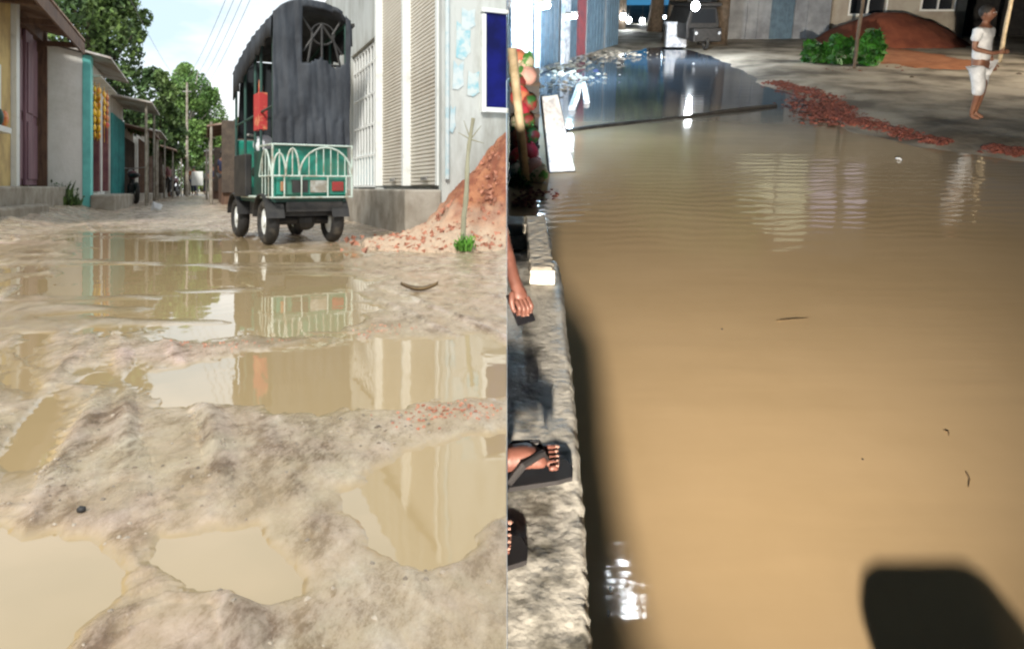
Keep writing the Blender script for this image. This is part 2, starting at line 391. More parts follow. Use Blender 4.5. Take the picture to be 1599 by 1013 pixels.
def day_ground():
    pxs = np.concatenate([np.arange(-260, 0, 8.), np.arange(0, 790.2, 2.4), [791.4]])
    pys = np.concatenate([np.arange(1090, 700, -2.6), np.arange(700, 420, -1.7), np.arange(420, 330, -1.0), np.arange(330, 304, -.8), np.arange(304, 296.5, -.5)])
    PXg, PYg = np.meshgrid(pxs, pys)
    Y = F*CAMZ/(PYg-PY0); X = (PXg-PX0)/F*Y
    Z = mud_height(X, Y)
    nr, nc = X.shape
    v = np.stack([X, Y, Z], -1).reshape(-1, 3)
    i = np.arange(nr*nc).reshape(nr, nc)
    f = np.stack([i[:-1,:-1], i[:-1,1:], i[1:,1:], i[1:,:-1]], -1).reshape(-1, 4)
    me = bpy.data.meshes.new('ground'); me.from_pydata(v.tolist(), [], f.tolist())
    me.polygons.foreach_set('use_smooth', [True]*len(f))
    m = bpy.data.materials.new('mud'); m.use_nodes = True; t = m.node_tree; b = t.nodes['Principled BSDF']
    co = t.nodes.new('ShaderNodeTexCoord')
    def nz(s, d=8, st=None, ro=.6):
        n = t.nodes.new('ShaderNodeTexNoise'); n.inputs['Scale'].default_value = s; n.inputs['Detail'].default_value = d; n.inputs['Roughness'].default_value = ro
        mpn = t.nodes.new('ShaderNodeMapping'); mpn.inputs['Scale'].default_value = st or (1, 1, 1); mpn.inputs['Rotation'].default_value = (0, 0, R(28))
        t.links.new(co.outputs['Object'], mpn.inputs[0]); t.links.new(mpn.outputs[0], n.inputs['Vector']); return n.outputs['Fac']
    def ramp(s, els):
        r = t.nodes.new('ShaderNodeValToRGB'); t.links.new(s, r.inputs[0])
        while len(r.color_ramp.elements) < len(els): r.color_ramp.elements.new(.5)
        for e, (p, c) in zip(r.color_ramp.elements, els): e.position = p; e.color = (*c, 1)
        return r.outputs[0]
    c1 = ramp(nz(3.0, 10, (1, .28, 1), .7), [(.33, (.27, .20, .12)), (.44, (.38, .31, .23)), (.55, (.51, .445, .355)), (.68, (.66, .61, .53))])
    c2 = ramp(nz(5.5, 9), [(.4, (.56, .40, .31)), (.6, (.50, .42, .25))])
    mxn = t.nodes.new('ShaderNodeMixRGB'); mxn.inputs[0].default_value = .4; t.links.new(c1, mxn.inputs[1]); t.links.new(c2, mxn.inputs[2])
    pk = ramp(nz(1.3, 6), [(.55, (0, 0, 0)), (.68, (1, 1, 1))])
    mx2 = t.nodes.new('ShaderNodeMixRGB'); t.links.new(pk, mx2.inputs[0]); t.links.new(mxn.outputs[0], mx2.inputs[1]); mx2.inputs[2].default_value = (.66, .50, .44, 1)
    dk = ramp(nz(17, 10, (1, .45, 1), .78), [(.40, (.30, .22, .14)), (.50, (.80, .76, .70)), (.62, (1.1, 1.1, 1.1))])
    mx3 = t.nodes.new('ShaderNodeMixRGB'); mx3.blend_type = 'MULTIPLY'; mx3.inputs[0].default_value = .95; t.links.new(mx2.outputs[0], mx3.inputs[1]); t.links.new(dk, mx3.inputs[2])
    sz = t.nodes.new('ShaderNodeSeparateXYZ'); t.links.new(co.outputs['Object'], sz.inputs[0])
    wz = t.nodes.new('ShaderNodeMapRange'); wz.inputs[1].default_value = .0015; wz.inputs[2].default_value = .013; wz.inputs[3].default_value = 1.0; wz.inputs[4].default_value = 0; t.links.new(sz.outputs['Z'], wz.inputs[0])
    mx4 = t.nodes.new('ShaderNodeMixRGB'); mx4.inputs[2].default_value = (.33, .245, .135, 1); t.links.new(wz.outputs[0], mx4.inputs[0]); t.links.new(mx3.outputs[0], mx4.inputs[1])
    t.links.new(mx4.outputs[0], b.inputs['Base Color'])
    ro = ramp(nz(4, 6), [(.42, (.12, .12, .12)), (.60, (.50, .50, .50))]); 
    wr = t.nodes.new('ShaderNodeMapRange'); wr.inputs[1].default_value = .001; wr.inputs[2].default_value = .016; wr.inputs[3].default_value = .05; wr.inputs[4].default_value = 1; 
    co2 = t.nodes.new('ShaderNodeSeparateXYZ'); t.links.new(co.outputs['Object'], co2.inputs[0]); t.links.new(co2.outputs['Z'], wr.inputs[0])
    rm = t.nodes.new('ShaderNodeMath'); rm.operation = 'MULTIPLY'; t.links.new(wr.outputs[0], rm.inputs[0]); t.links.new(ro, rm.inputs[1])
    b.inputs['Specular IOR Level'].default_value = .7
    t.links.new(rm.outputs[0], b.inputs['Roughness'])
    bp = t.nodes.new('ShaderNodeBump'); 
    bs = t.nodes.new('ShaderNodeMapRange'); bs.inputs[1].default_value = .002; bs.inputs[2].default_value = .014; bs.inputs[3].default_value = .04; bs.inputs[4].default_value = .8; t.links.new(co2.outputs['Z'], bs.inputs[0]); t.links.new(bs.outputs[0], bp.inputs['Strength'])
    bp.inputs['Distance'].default_value = .014
    t.links.new(nz(60, 10, (1, .55, 1), .78), bp.inputs['Height']); t.links.new(bp.outputs[0], b.inputs['Normal'])
    me.materials.append(m)
    o = bpy.data.objects.new('ground', me); C.objects.link(o); tag(o, kind='structure')
    # the wider land behind the houses
    mb = MB(); mb.add([(-180, -30, -.06), (-.12, -30, -.06), (-.12, 300, -.06), (-180, 300, -.06)], [(0,1,2,3)])
    o = mb.build('terrain', m); tag(o, kind='structure')
    # standing water: one level sheet the mud breaks through
    wm = bpy.data.materials.new('puddle_water'); wm.use_nodes = True; t = wm.node_tree; b = t.nodes['Principled BSDF']
    b.inputs['Base Color'].default_value = (.36, .265, .14, 1); b.inputs['Roughness'].default_value = .025; b.inputs['IOR'].default_value = 1.5
    b.inputs['Specular IOR Level'].default_value = .85
    co = t.nodes.new('ShaderNodeTexCoord'); n = t.nodes.new('ShaderNodeTexNoise'); n.inputs['Scale'].default_value = 5; n.inputs['Detail'].default_value = 3
    bp = t.nodes.new('ShaderNodeBump'); bp.inputs['Strength'].default_value = .05; bp.inputs['Distance'].default_value = .02
    t.links.new(co.outputs['Object'], n.inputs['Vector']); t.links.new(n.outputs[0], bp.inputs['Height']); t.links.new(bp.outputs[0], b.inputs['Normal'])
    mb = MB(); mb.add([(-14, .5, 0), (-.0006, .5, 0), (-.014, 14, 0), (-14, 14, 0)], [(0,1,2,3)])
    o = mb.build('water', wm); tag(o, kind='structure')
day_ground()

# ------------------------------------------------------------------ day street, in street coordinates: s along the street, n to its right, z up
SD = Vector((-.3949, .9187, 0)); ND = Vector((.9187, .3949, 0))
def SM(s, n, z=0):  # local frame: x = along street, y = towards the left away from street? (x=SD, y=-ND)
    m = Matrix((( SD.x, -ND.x, 0, 0), (SD.y, -ND.y, 0, 0), (0, 0, 1, 0), (0, 0, 0, 1)))
    o = SD*s + ND*n + Vector((0, 0, z)); return T(o) @ m
# in SM frame: +x down the street, +y away from the street to the left, z up

def corr(mb, x0, x1, y0, z0, y1, z1, n=None, amp=.018, th=.012):
    """corrugated sheet sloping from (y0,z0) to (y1,z1), ridges running down the slope"""
    n = n or max(8, int((x1-x0)/.045)); top = []; 
    for i in range(n+1):
        x = x0+(x1-x0)*i/n; d = amp*(1 if i % 2 else -1); top.append((x, d))
    vs = []
    for (x, d) in top: vs += [(x, y0, z0+d), (x, y1, z1+d), (x, y0, z0+d-th), (x, y1, z1+d-th)]
    fs = []
    for i in range(n):
        a = 4*i; b = a+4
        fs += [(a, a+1, b+1, b), (a+2, b+2, b+3, a+3), (a, b, b+2, a+2), (a+1, a+3, b+3, b+1)]
    fs += [(0, 2, 3, 1), (4*n, 4*n+1, 4*n+3, 4*n+2)]
    mb.add(vs, fs)

def shed(s0, s1, n0, zf, he, depth, wallm, roofm, doorm, label, rise=.6, over=.6, ndoor=2, plinth=True, name='shop_building', group='small shops along the left side of the street', doorh=None, over_end=.12):
    r = empty(name, SM(s0, n0), label, 'shop', group); Ln = s1-s0
    w = MB(); w.box((0, 0, 0), (Ln, depth, he))
    w.add([(0, 0, he), (Ln, 0, he), (Ln, depth, he), (0, depth, he), (0, depth, he+rise), (Ln, depth, he+rise)], [(0,1,5,4), (2,3,4,5), (0,4,3), (1,2,5)])
    w.build('wall', wallm, r)
    rf = MB(); corr(rf, -over_end, Ln+over_end, -over, he-.08-over*rise/depth, depth+.1, he+rise+.06); rf.build('roof', roofm, r)
    if plinth:
        p = MB(); p.box((-.1, -.35, 0), (Ln+.1, -.001, zf)); p.build('plinth', M['concrete'], r, bevel=.02)
    dh = doorh or (he-zf)*.8; dw = Ln/ndoor
    for k in range(ndoor):
        d = MB(); a = k*dw+dw*.10; b = (k+1)*dw-dw*.10
        d.box((a, -.03, zf), (b, .0, zf+dh)); 
        nb = 5
        for q in range(nb+1):
            x = a+(b-a)*q/nb; d.box((x-.012, -.05, zf), (x+.012, -.031, zf+dh))
        d.build('door', doorm, r)
    for x in (.06, Ln-.06):
        f = MB(); f.tube([(x, -over*.85, 0), (x, -over*.85, he-.12-over*.85*rise/depth)], .03, 6); f.build('post', M['palebark'], r)
    return r

# --- the first shop on the left: purple folding doors, yellow wall, high plinth, brown overhang
def first_shop():
    r = empty('shop_building', SM(8.6, -2.66), 'ochre and plaster shop with tall purple folding doors and brown eaves on a concrete plinth', 'shop')
    Ln = 6.75
    w = MB(); w.box((0, .02, 0), (4.12, 4, 3.9)); w.box((4.12, .30, 0), (Ln, 4, 3.9)); w.build('wall', M['yellowwall'], r)
    xs = [4.36, 4.93, 5.50, 6.07, 6.66]
    for i in range(4):
        d = MB(); a, b = xs[i]+.02, xs[i+1]-.02; o = .05*(i % 2)
        d.box((a, .10+o, .52), (b, .15+o, 3.15))
        for z0, z1 in ((.62, 1.6), (1.75, 2.95)): d.box((a+.07, .075+o, z0), (b-.07, .099+o, z1))
        d.build('door', M['purple'], r, bevel=.008)
    for x0, x1 in ((4.14, 4.34), (6.67, 6.74)):
        j = MB(); j.box((x0, -.05 if x0 < 5 else .0, .5), (x1, .28, 3.6)); j.build('door_jamb', M['whitemetal'] if x0 < 5 else M['brownwood'], r)
    k = MB(); k.box((4.35, .06, 3.16), (6.66, .29, 3.6)); k.build('lintel', M['brownwood'], r)
    p = MB(); p.box((-.5, -.32, 0), (6.9, .0, .50)); p.box((-.5, -.55, 0), (3.7, -.321, .24)); p.box((4.36, .001, .0), (6.7, .30, .50)); p.build('plinth', M['concrete'], r, bevel=.03)
    e = MB(); corr(e, -.5, 6.62, -.62, 3.22, 4.2, 4.3); e.build('roof', M['rust'], r)
    e = MB()
    for x in (.4, 1.8, 3.2, 4.6, 6.5): e.box((x-.04, -.58, 3.06), (x+.04, .02, 3.15))
    e.box((-.5, -.62, 2.95), (6.58, -.585, 3.16))
    e.build('rafters', M['brownwood'], r)
    s = MB(); s.box((1.0, -.12, 1.25), (3.5, .019, 1.33)); s.box((1.2, -.04, 1.42), (3.3, .019, 2.2)); s.build('window', M['whitemetal'], r)
    for k in range(5):
        t_ = MB(); x = 2.3+.26*k; t_.blob((x, -.07, 1.45), (.09, .05, .12)); t_.build('jar', [M['teal'], M['packetred'], M['packet'], M['darkgreen'], M['packetred']][k], r, smooth=True)
    return r
first_shop()
# white plastic drainpipe of that shop is its frame; a bundle sits by the door

# --- second building: pale gable wall with cyan corner pillar
def cyan_shop():
    r = empty('shop_building', SM(15.6, -2.0), 'pale plastered gable shop with a bright cyan corner pillar and lean-to roof', 'shop')
    w = MB(); w.box((0, .14, 0), (3.3, 3.2, 3.05))
    w.add([(0, .14, 3.05), (3.3, .14, 3.05), (3.3, 3.2, 3.05), (0, 3.2, 3.05), (0, 3.2, 3.75), (3.3, 3.2, 3.75)], [(0,1,5,4),(2,3,4,5),(0,4,3),(1,2,5)])
    w.build('wall', M['paleplaster'], r)
    c = MB(); c.box((-.02, 0, 0), (.30, .139, 3.02)); c.build('pillar', M['cyan'], r, bevel=.01)
    c = MB(); corr(c, -.15, 3.4, -.35, 2.98, 3.4, 3.86); c.build('roof', M['tin'], r)
    g = MB(); g.box((-.03, .75, .55), (-.001, 1.35, 1.5))
    for k in range(7): g.box((-.05, .77, .6+.125*k), (-.031, 1.33, .66+.125*k))
    g.build('shutter', M['greymetal'], r)
    a = MB(); a.box((.3, -.50, 2.62), (3.2, .10, 2.65), Matrix.Rotation(R(-8), 4, 'X')); a.build('awning', M['dirtywhite'], r)
    d = MB(); d.box((1.2, .10, .4), (2.1, .139, 2.1)); d.build('door', M['teal'], r)
    for x in (1.0, 2.45):
        d = MB(); d.box((x, -.02, .4), (x+.13, .09, 2.4)); d.build('post', M['maroon'], r)
    p = MB(); p.box((-.1, -.42, 0), (3.4, .0, .34)); p.build('plinth', M['concrete'], r, bevel=.03)
    s = MB(); s.box((.35, .10, .6), (.95, .139, 2.3)); s.build('dark_panel', M['darkwood'], r)
cyan_shop()
# strings of snack packets hanging under the cyan shop's awning
def packets():
    sp = [(.42, -.12), (.60, -.18), (.82, -.12), (1.2, -.2), (1.7, -.2)]
    lab = ['long string of yellow snack packets hanging nearest the cyan pillar', 'second string of yellow snack packets past the cyan pillar', 'middle string of yellow snack packets under the awning', 'fourth string of orange snack packets under the awning', 'string of red and yellow packets hanging at the far end of the awning']
    for i, (x, y) in enumerate(sp):
        b = MB(); z = 2.42
        rnd = random.Random(i)
        for k in range(7 if i < 3 else 5):
            a = rnd.uniform(-.5, .5); mt = T((x, y, z-.15*k)) @ Matrix.Rotation(a, 4, 'Z')
            b.blob((0, 0, 0), (.070, .028, .072), 8, 6, .12); n = 8*7
            b.v[-n:] = [tuple(mt @ Vector(v)) for v in b.v[-n:]]
        b.tube([(x, y, z+.15), (x, y, z-1.0)], .006, 5)
        r = b.build('packet_string', M['packetred'] if i == 4 else M['packet'], smooth=True, mtx=SM(15.6, -2.11)); tag(r, lab[i], 'snack packets', 'strings of snack packets under the awning')
packets()
# --- the row of small shops beyond
shed(19.0, 22.0, -2.05, .32, 2.75, 3.2, M['dirtywhite'], M['tin'], M['teal'], 'grey whitewashed shop with jutting tin awning just beyond the cyan pillar shop', rise=.5, over=.9)
shed(22.3, 26.3, -2.15, .30, 2.35, 3.2, M['concrete'], M['rust'], M['darkwood'], 'low dark-fronted concrete shop with rusty roof past the tin awning shop', rise=.7, over=.8, ndoor=3)
shed(26.7, 31.5, -2.05, .28, 2.6, 3.4, M['paleplaster'], M['tin'], M['brownwood'], 'cream plaster shop with brown doors midway down the street', rise=.6, over=.7, ndoor=3)
shed(32.0, 39.0, -1.95, .25, 2.35, 3.4, M['rust'], M['rust'], M['maroon'], 'rusty sheet shop with maroon doors and sagging brown roof', rise=.9, over=.9, ndoor=3)
shed(39.6, 50.0, -1.75, .25, 2.5, 4, M['dirtywhite'], M['tin'], M['darkwood'], 'farthest pale shop where the left row ends under the trees', rise=.9, over=.8, ndoor=4)
# --- dark tin stalls far down the right side, half behind the vehicle
def stall(base, m, label, w, d, h, wall):
    r = empty('market_stall', base, label, 'stall', 'stalls down the right side of the street')
    b = MB(); b.box((0, 0, .35), (.05, d, h-.1)); b.box((.05, d-.05, .35), (w, d, h)); b.build('wall', wall, r)
    b = MB(); corr(b, -.0, w+.1, -.35, h-.25, d+.1, h+.30, amp=.02); rr = b.build('roof', m, r)
    for x, y in ((.04, -.25), (w-.05, -.25), (.04, d-.1), (w-.05, d-.1)):
        p = MB(); p.tube([(x, y, 0), (x, y, h-.15)], .035, 6); p.build('post', M['palebark'], r)
    c = MB(); c.box((.1, .0, .0), (w-.1, d-.1, .75)); c.build('counter', M['brownwood'], r)
def frame_at(px, Y, rz): 
    p = P(px, 0, Y); return T((p.x, Y, 0)) @ Matrix.Rotation(rz, 4, 'Z')
# local x of these stalls points away from the camera, y to the right
rz = math.atan2(SD.y, SD.x)
def RM(x, y): 
    m = Matrix(((SD.x, ND.x, 0, 0), (SD.y, ND.y, 0, 0), (0, 0, 1, 0), (0, 0, 0, 1))); return T((x, y, 0)) @ m
p = P(346, 0, 18.5); stall(RM(p.x, p.y), M['rust'], 'dark wooden stall with slanting tin roof left of the three-wheeler', 4.5, 2.4, 2.35, M['darkwood'])
p = P(334, 0, 26.5); stall(RM(p.x, p.y), M['tin'], 'farther low stall beyond the dark wooden stall', 4.5, 2.4, 2.1, M['darkwood'])

# --- right-hand shop with roller shutters
def shutter_shop():
    m = Matrix(((SD.x, ND.x, 0, 0), (SD.y, ND.y, 0, 0), (0, 0, 1, 0), (0, 0, 0, 1)))
    org = SD*6.78 + ND*2.2
    r = empty('shop_building', T(org) @ m, 'whitewashed corner shop with two ribbed roller shutters and a barred front', 'shop')
    # local x down the street, y away from street (right), z up
    H = 4.15; Ln = 9.5
    xcut = lambda y: None
    w = MB()
    # body, its right side ending in the dividing plane x=0: footprint polygon in local coordinates
    inv = (T(org) @ m).inverted()
    pts = []
    A = Vector((0, .0, 0)); 
    # world points
    W0 = org; t0 = (-.0065 - W0.x)/ND.x; W1 = W0 + ND*t0
    W2 = Vector((-.02, W0.y + 12, 0)); W3 = org + SD*Ln; W3b = W3 + ND*2.5
    foot = [inv @ q for q in (W0, W1, W2, W3b, W3)]
    foot = [(q.x, q.y) for q in foot]
    # street face sits at y=0 except recess for shutters: wall pieces
    w.prism([(foot[0][0], .14), foot[1], foot[2], foot[3], (foot[4][0], .14)], 'z', 0, H)
    # piers and lintel in front of recess
    w.box((0, 0, 0), (.10, .139, H)); 
    w.box((2.92, 0, 0), (3.02, .139, H)); w.box((4.75, 0, 0), (Ln, .139, H))
    w.box((.10, 0, 3.35), (2.92, .139, H)); w.box((3.02, 0, 2.6), (4.75, .139, H))
    w.build('wall', M['wallwhite'], r)
    for k, (a, b) in enumerate(((.12, 1.45), (1.53, 2.90))):
        s = MB(); z = .5; n = 64; dz = (3.34-.5)/n
        prof = []
        for i in range(n): prof += [(.10, .5+i*dz), (.076, .5+(i+.3)*dz), (.076, .5+(i+.8)*dz)]
        prof += [(.10, 3.34), (.135, 3.34), (.135, .5)]
        vs = []; nn = len(prof)
        s.prism(prof, 'x', a, b)
        o = s.build('roller_shutter', M['shutter'], r)
        hd = MB(); hd.box(((a+b)/2-.1, .035, .56), ((a+b)/2+.1, .054, .60)); hd.build('handle', M['greymetal'], o)
    g = MB()
    for x in (.10, 1.45, 2.90): g.box((x, -.015, .5), (x+.08, .10, 3.36))
    g.build('shutter_rail', M['whitemetal'], r, bevel=.004)
    g = MB()
    for i in range(9):
        x = 3.06+1.65*i/8; g.box((x-.014, .03, .5), (x+.014, .06, 2.55))
    for z in (.5, .95, 1.4, 1.85, 2.3, 2.55): g.box((3.04, .035, z-.016), (4.74, .055, z+.016))
    g.build('grille', M['whitemetal'], r)
    g = MB(); g.box((3.03, .09, .5), (4.74, .135, 1.0)); g.build('panel', M['bluepaper'], r)
    g = MB(); g.box((3.03, .11, 1.0), (4.74, .136, 2.59)); g.build('pane', M['glass'], r)
    a = MB(); a.box((3.0, -.85, 2.72), (5.6, .0, 2.76), T((0, 0, 0)) @ Matrix.Rotation(R(6), 4, 'X')); a.build('awning', M['black'], r)
    p = MB(); p.box((.0, -.38, 0), (Ln, -.001, .46)); p.build('plinth', M['concrete'], r, bevel=.02)
    # side wall (towards the viewer): posters and the blue window
    q = MB()
    def sidebox(px0, px1, py0, py1, dep0, dep1):
        d = (inv.to_3x3() @ Vector((0, 1, 0)))
        ps = []
        for px in (px0, px1):
            t = (px-PX0)/F; # point on line org + ND*u with X/Y = t
            u = (t*org.y-org.x)/(ND.x-t*ND.y); ps.append(u)
            Yd = org.y+ND.y*u
        z0 = CAMZ-(py1-PY0)/F*Yd; z1 = CAMZ-(py0-PY0)/F*Yd
        return (-dep1, ps[0], z0), (-dep0, ps[1], z1)
    a, b = sidebox(756, 789, 24, 170, .001, .03); q.box(a, b); 
    fr = MB(); 
    a1, b1 = sidebox(750, 790.2, 18, 24, .001, .06); fr.box(a1, b1); a1, b1 = sidebox(750, 756, 24, 176, .001, .06); fr.box(a1, b1); a1, b1 = sidebox(756, 790.2, 170, 177, .001, .06); fr.box(a1, b1)
    o = fr.build('window', M['whitemetal'], r); q.build('pane', M['blueglass'], o)
    post = [(712,735,35,92,'bluepaper'), (720,742,14,50,'paper'), (706,724,95,140,'paper'), (729,748,112,150,'bluepaper'), (701,711,165,205,'paper')]
    for i, (x0, x1, y0, y1, mm) in enumerate(post):
        f = MB(); a, b = sidebox(x0, x1, y0, y1, .002+.002*i, .005+.002*i)
        cx = (a[1]+b[1])/2; rnd = random.Random(i*5+1)
        pl = [(a[1], a[2]), (cx, a[2]+rnd.uniform(-.03,.02)), (b[1], a[2]+rnd.uniform(0,.08)), (b[1]-.01, (a[2]+b[2])/2), (b[1], b[2]), (cx, b[2]-rnd.uniform(0,.07)), (a[1]+rnd.uniform(0,.03), b[2])]
        f.prism(pl, 'x', a[0], b[0]); f.build('poster', M[mm], r)
    pp = MB(); a, b = sidebox(694, 698, -30, 280, .0, .05); pp.tube([(-.03, a[1]+.02, a[2]), (-.03, a[1]+.02, 3.8)], .022, 8); pp.build('drainpipe', M['paper'], r)
M['wallwhite'] = mat('whitewash', (.50, .52, .50), .85, (.30, .30, .27), 2.3, .4, 16, lo=.44, hi=.66, stretch=(1, 1, .35))
shutter_shop()

# --- trees of the day side
def clump(px, py, Y, rx, rz, ry=None): p = P(px, py, Y); return (p.x, p.y, p.z, rx, ry or rx, rz)
tree((P(120,300,19).x, 19.5, 0), [clump(110,40,19.5,1.25,1.6), clump(180,70,20.5,.95,1.8), clump(150,-60,20,1.3,1.2), clump(95,130,20,.8,1.0), clump(190,165,21,.75,1.0), clump(207,40,22,.5,.8)], 22000, .085, M['leafdark'], [(P(120,300,19).x, 19.5, 0), (P(125,200,19.5).x, 19.5, 2.2), (P(135,100,19.5).x, 19.6, 3.4)], [.22, .17, .12], 'tall dark tree towering behind the cyan pillar shop', 3)
tree((P(250,300,30).x, 30, 0), [clump(238,150,29,.75,1.1), clump(250,200,30,.9,1.2), clump(222,210,27,.6,1.0), clump(262,235,31,.6,.8)], 8000, .10, M['leafdark'], [(P(250,300,30).x, 30, 0), (P(248,230,30).x, 30, 2.2)], [.18, .12], 'smaller bushy tree over the roofs midway down the street', 5)
tree((P(292,300,44).x, 44, 0), [clump(300,140,44,1.35,1.5), clump(268,175,43,.95,1.7), clump(332,185,45,1.1,1.9), clump(305,215,45,1.8,2.0), clump(285,118,45,.7,.75), clump(348,235,45,.6,1.4)], 26000, .095, M['leaf'], [(P(292,300,44).x, 44, 0), (P(293,250,44).x, 44, 1.8), (P(292,190,44).x, 44, 4)], [.22, .18, .14], 'broad round-topped green tree closing the end of the street', 9, barkm='palebark')
tree((P(385,300,34).x, 34, 0), [clump(362,225,34,.45,.7), clump(380,205,34,.7,.8), clump(400,190,35,.9,1.0)], 4000, .10, M['leafdark'], [(P(385,300,34).x, 34, 0), (P(385,240,34).x, 34, 1.6)], [.12, .09], 'dark tree rising behind the wooden stall', 12)

tree((P(318,300,75).x, 75, 0), [clump(300,262,75,2.2,1.6), clump(335,258,75,2.4,1.8), clump(318,282,75,3.2,1.6)], 9000, .16, M['leafdark'], [(P(318,300,75).x, 75, 0), (P(318,280,75).x, 75, 1.5)], [.3, .2], 'low dark thicket tree filling the very end of the street', 31)
# utility poles, wires
def pole(px, Y, h, label):
    r = empty('utility_pole', T((P(px, 0, Y).x, Y, 0)), label, 'utility pole', 'utility poles along the street')
    b = MB(); b.tube([(0, 0, 0), (0, 0, h)], [.085, .05], 10); b.build('shaft', M['palebark'], r)
    b = MB(); b.box((-.22, -.04, h-.5), (.22, .04, h-.45)); b.build('crossarm', M['greymetal'], r)
    return r
pole(292, 37, 6.0, 'pale utility pole at the end of the left shop row'); 
def wire(a, b, sag, label):
    a = Vector(a); b = Vector(b); mb = MB()
    mb.tube([a.lerp(b, i/16) - Vector((0, 0, sag*4*(i/16)*(1-i/16))) for i in range(17)], .005, 5)
    o = mb.build('power_line', M['cable']); tag(o, label, 'cable', 'power lines over the street')
wl = ['power line passing highest over the street', 'power line just under the highest one', 'third power line over the street', 'lowest power line over the street']
for k in range(4):
    e = P(292, 130+8*k, 37); wire((e.x-.4+.25*k, 37, e.z), P(400+14*k, -120, 9+.3*k), .5, wl[k])
wire((P(292,140,37).x, 37, P(292,140,37).z), P(165, -80, 12), .4, 'power line crossing above the left shop roofs')

# far street life: people, motorbike, sign
def skin_obj(name, joints, edges, rad, m, parent, sub=2):
    me = bpy.data.meshes.new(name); me.from_pydata([tuple(j) for j in joints], edges, [])
    o = bpy.data.objects.new(name+'_tmp', me); C.objects.link(o)
    sk = o.modifiers.new('s', 'SKIN')
    for i, v in enumerate(me.skin_vertices[0].data):
        r = rad[i]; v.radius = (r, r) if not isinstance(r, tuple) else r
        v.use_root = (i == 0)
    o.modifiers.new('u', 'SUBSURF').levels = sub; o.modifiers['u'].render_levels = sub
    dg = bpy.context.evaluated_depsgraph_get(); dg.update()
    nm = bpy.data.meshes.new_from_object(o.evaluated_get(dg)); bpy.data.objects.remove(o)
    nm.name = name; nm.materials.clear(); nm.materials.append(m)
    nm.polygons.foreach_set('use_smooth', [True]*len(nm.polygons))
    q = bpy.data.objects.new(name, nm); C.objects.link(q)
    if parent: q.parent = parent
    return q
def far_person(px, Y, shirt, low, label, face=0):
    r = empty('person', T((P(px, 0, Y).x, Y, .03)) @ Matrix.Rotation(face, 4, 'Z'), label, 'person', 'people far down the street')
    J = [(0,0,.92),(0,0,1.2),(0,0,1.40),(0,0,1.48),(0,-.01,1.60),(.2,0,1.38),(.25,0,1.1),(.24,-.08,.86),(-.2,0,1.38),(-.25,.02,1.1),(-.23,-.06,.86),(.1,0,.88),(.11,-.05,.48),(.11,.03,.06),(.11,-.12,.03),(-.1,0,.88),(-.11,.08,.48),(-.11,.14,.08),(-.11,0.02,.03)]
    E = [(0,1),(1,2),(2,3),(3,4),(2,5),(5,6),(6,7),(2,8),(8,9),(9,10),(0,11),(11,12),(12,13),(13,14),(0,15),(15,16),(16,17),(17,18)]
    Rr = [.13,.13,.12,.05,.1,.055,.04,.035,.055,.04,.035,.085,.055,.04,.035,.085,.055,.04,.035]
    body = skin_obj('body', J, E, Rr, M['skin'], r, 1)
    JS = [(0,0,.9),(0,0,1.2),(0,0,1.39),(.2,0,1.38),(.235,0,1.18),(-.2,0,1.38),(-.235,.01,1.18)]
    skin_obj('shirt', JS, [(0,1),(1,2),(2,3),(3,4),(2,5),(5,6)], [.16,.155,.14,.075,.065,.075,.065], shirt, r, 1)
    JT = [(0,0,.93),(.1,0,.85),(.11,-.05,.48),(.11,.02,.2),(-.1,0,.85),(-.11,.08,.48),(-.11,.13,.2)]
    skin_obj('trousers', JT, [(0,1),(1,2),(2,3),(0,4),(4,5),(5,6)], [.15,.11,.08,.07,.11,.08,.07], low, r, 1)
    h = MB(); h.blob((0,.015,1.635), (.095,.105,.10)); h.build('hair', M['hair'], r, smooth=True)
far_person(302, 42, M['packetred'], M['navy'], 'distant walker in a red shirt by the end of the shops')
far_person(322, 46, M['whitecloth'], M['navy'], 'distant walker in a white shirt in the middle of the street', 2)
far_person(332, 38, M['navy'], M['black'], 'distant dark-clothed figure near the farther stall', 1)
far_person(262, 33, M['maroon'], M['black'], 'distant figure in maroon standing at a shop front', 1.5)
far_person(349, 24, M['navy'], M['black'], 'figure in dark clothes standing by the wooden stall', 2.6)
def sign():
    r = empty('sign_board', T((P(308,0,40).x, 40, 0)), 'small white board standing at the end of the street', 'sign')
    b = MB(); b.box((-.32, -.03, .6), (.32, .03, 1.4)); b.build('board', M['whitemetal'], r)
    b = MB(); b.box((-.04, -.02, 0), (.04, .02, .6)); b.build('post', M['greymetal'], r)
sign()
def torus(mb, c, R0, r0, axis='x', n=24, k=8, sq=1.0):
    vs = []; fs = []
    for i in range(n):
        a = 2*math.pi*i/n
        for j in range(k):
            b = 2*math.pi*j/k; rr = R0+r0*math.cos(b); w = r0*sq*math.sin(b)
            vs.append((c[0]+w, c[1]+rr*math.cos(a), c[2]+rr*math.sin(a)) if axis == 'x' else (c[0]+rr*math.cos(a), c[1]+w, c[2]+rr*math.sin(a)))
    for i in range(n):
        for j in range(k): fs.append((i*k+j, ((i+1)%n)*k+j, ((i+1)%n)*k+(j+1)%k, i*k+(j+1)%k))
    mb.add(vs, fs)
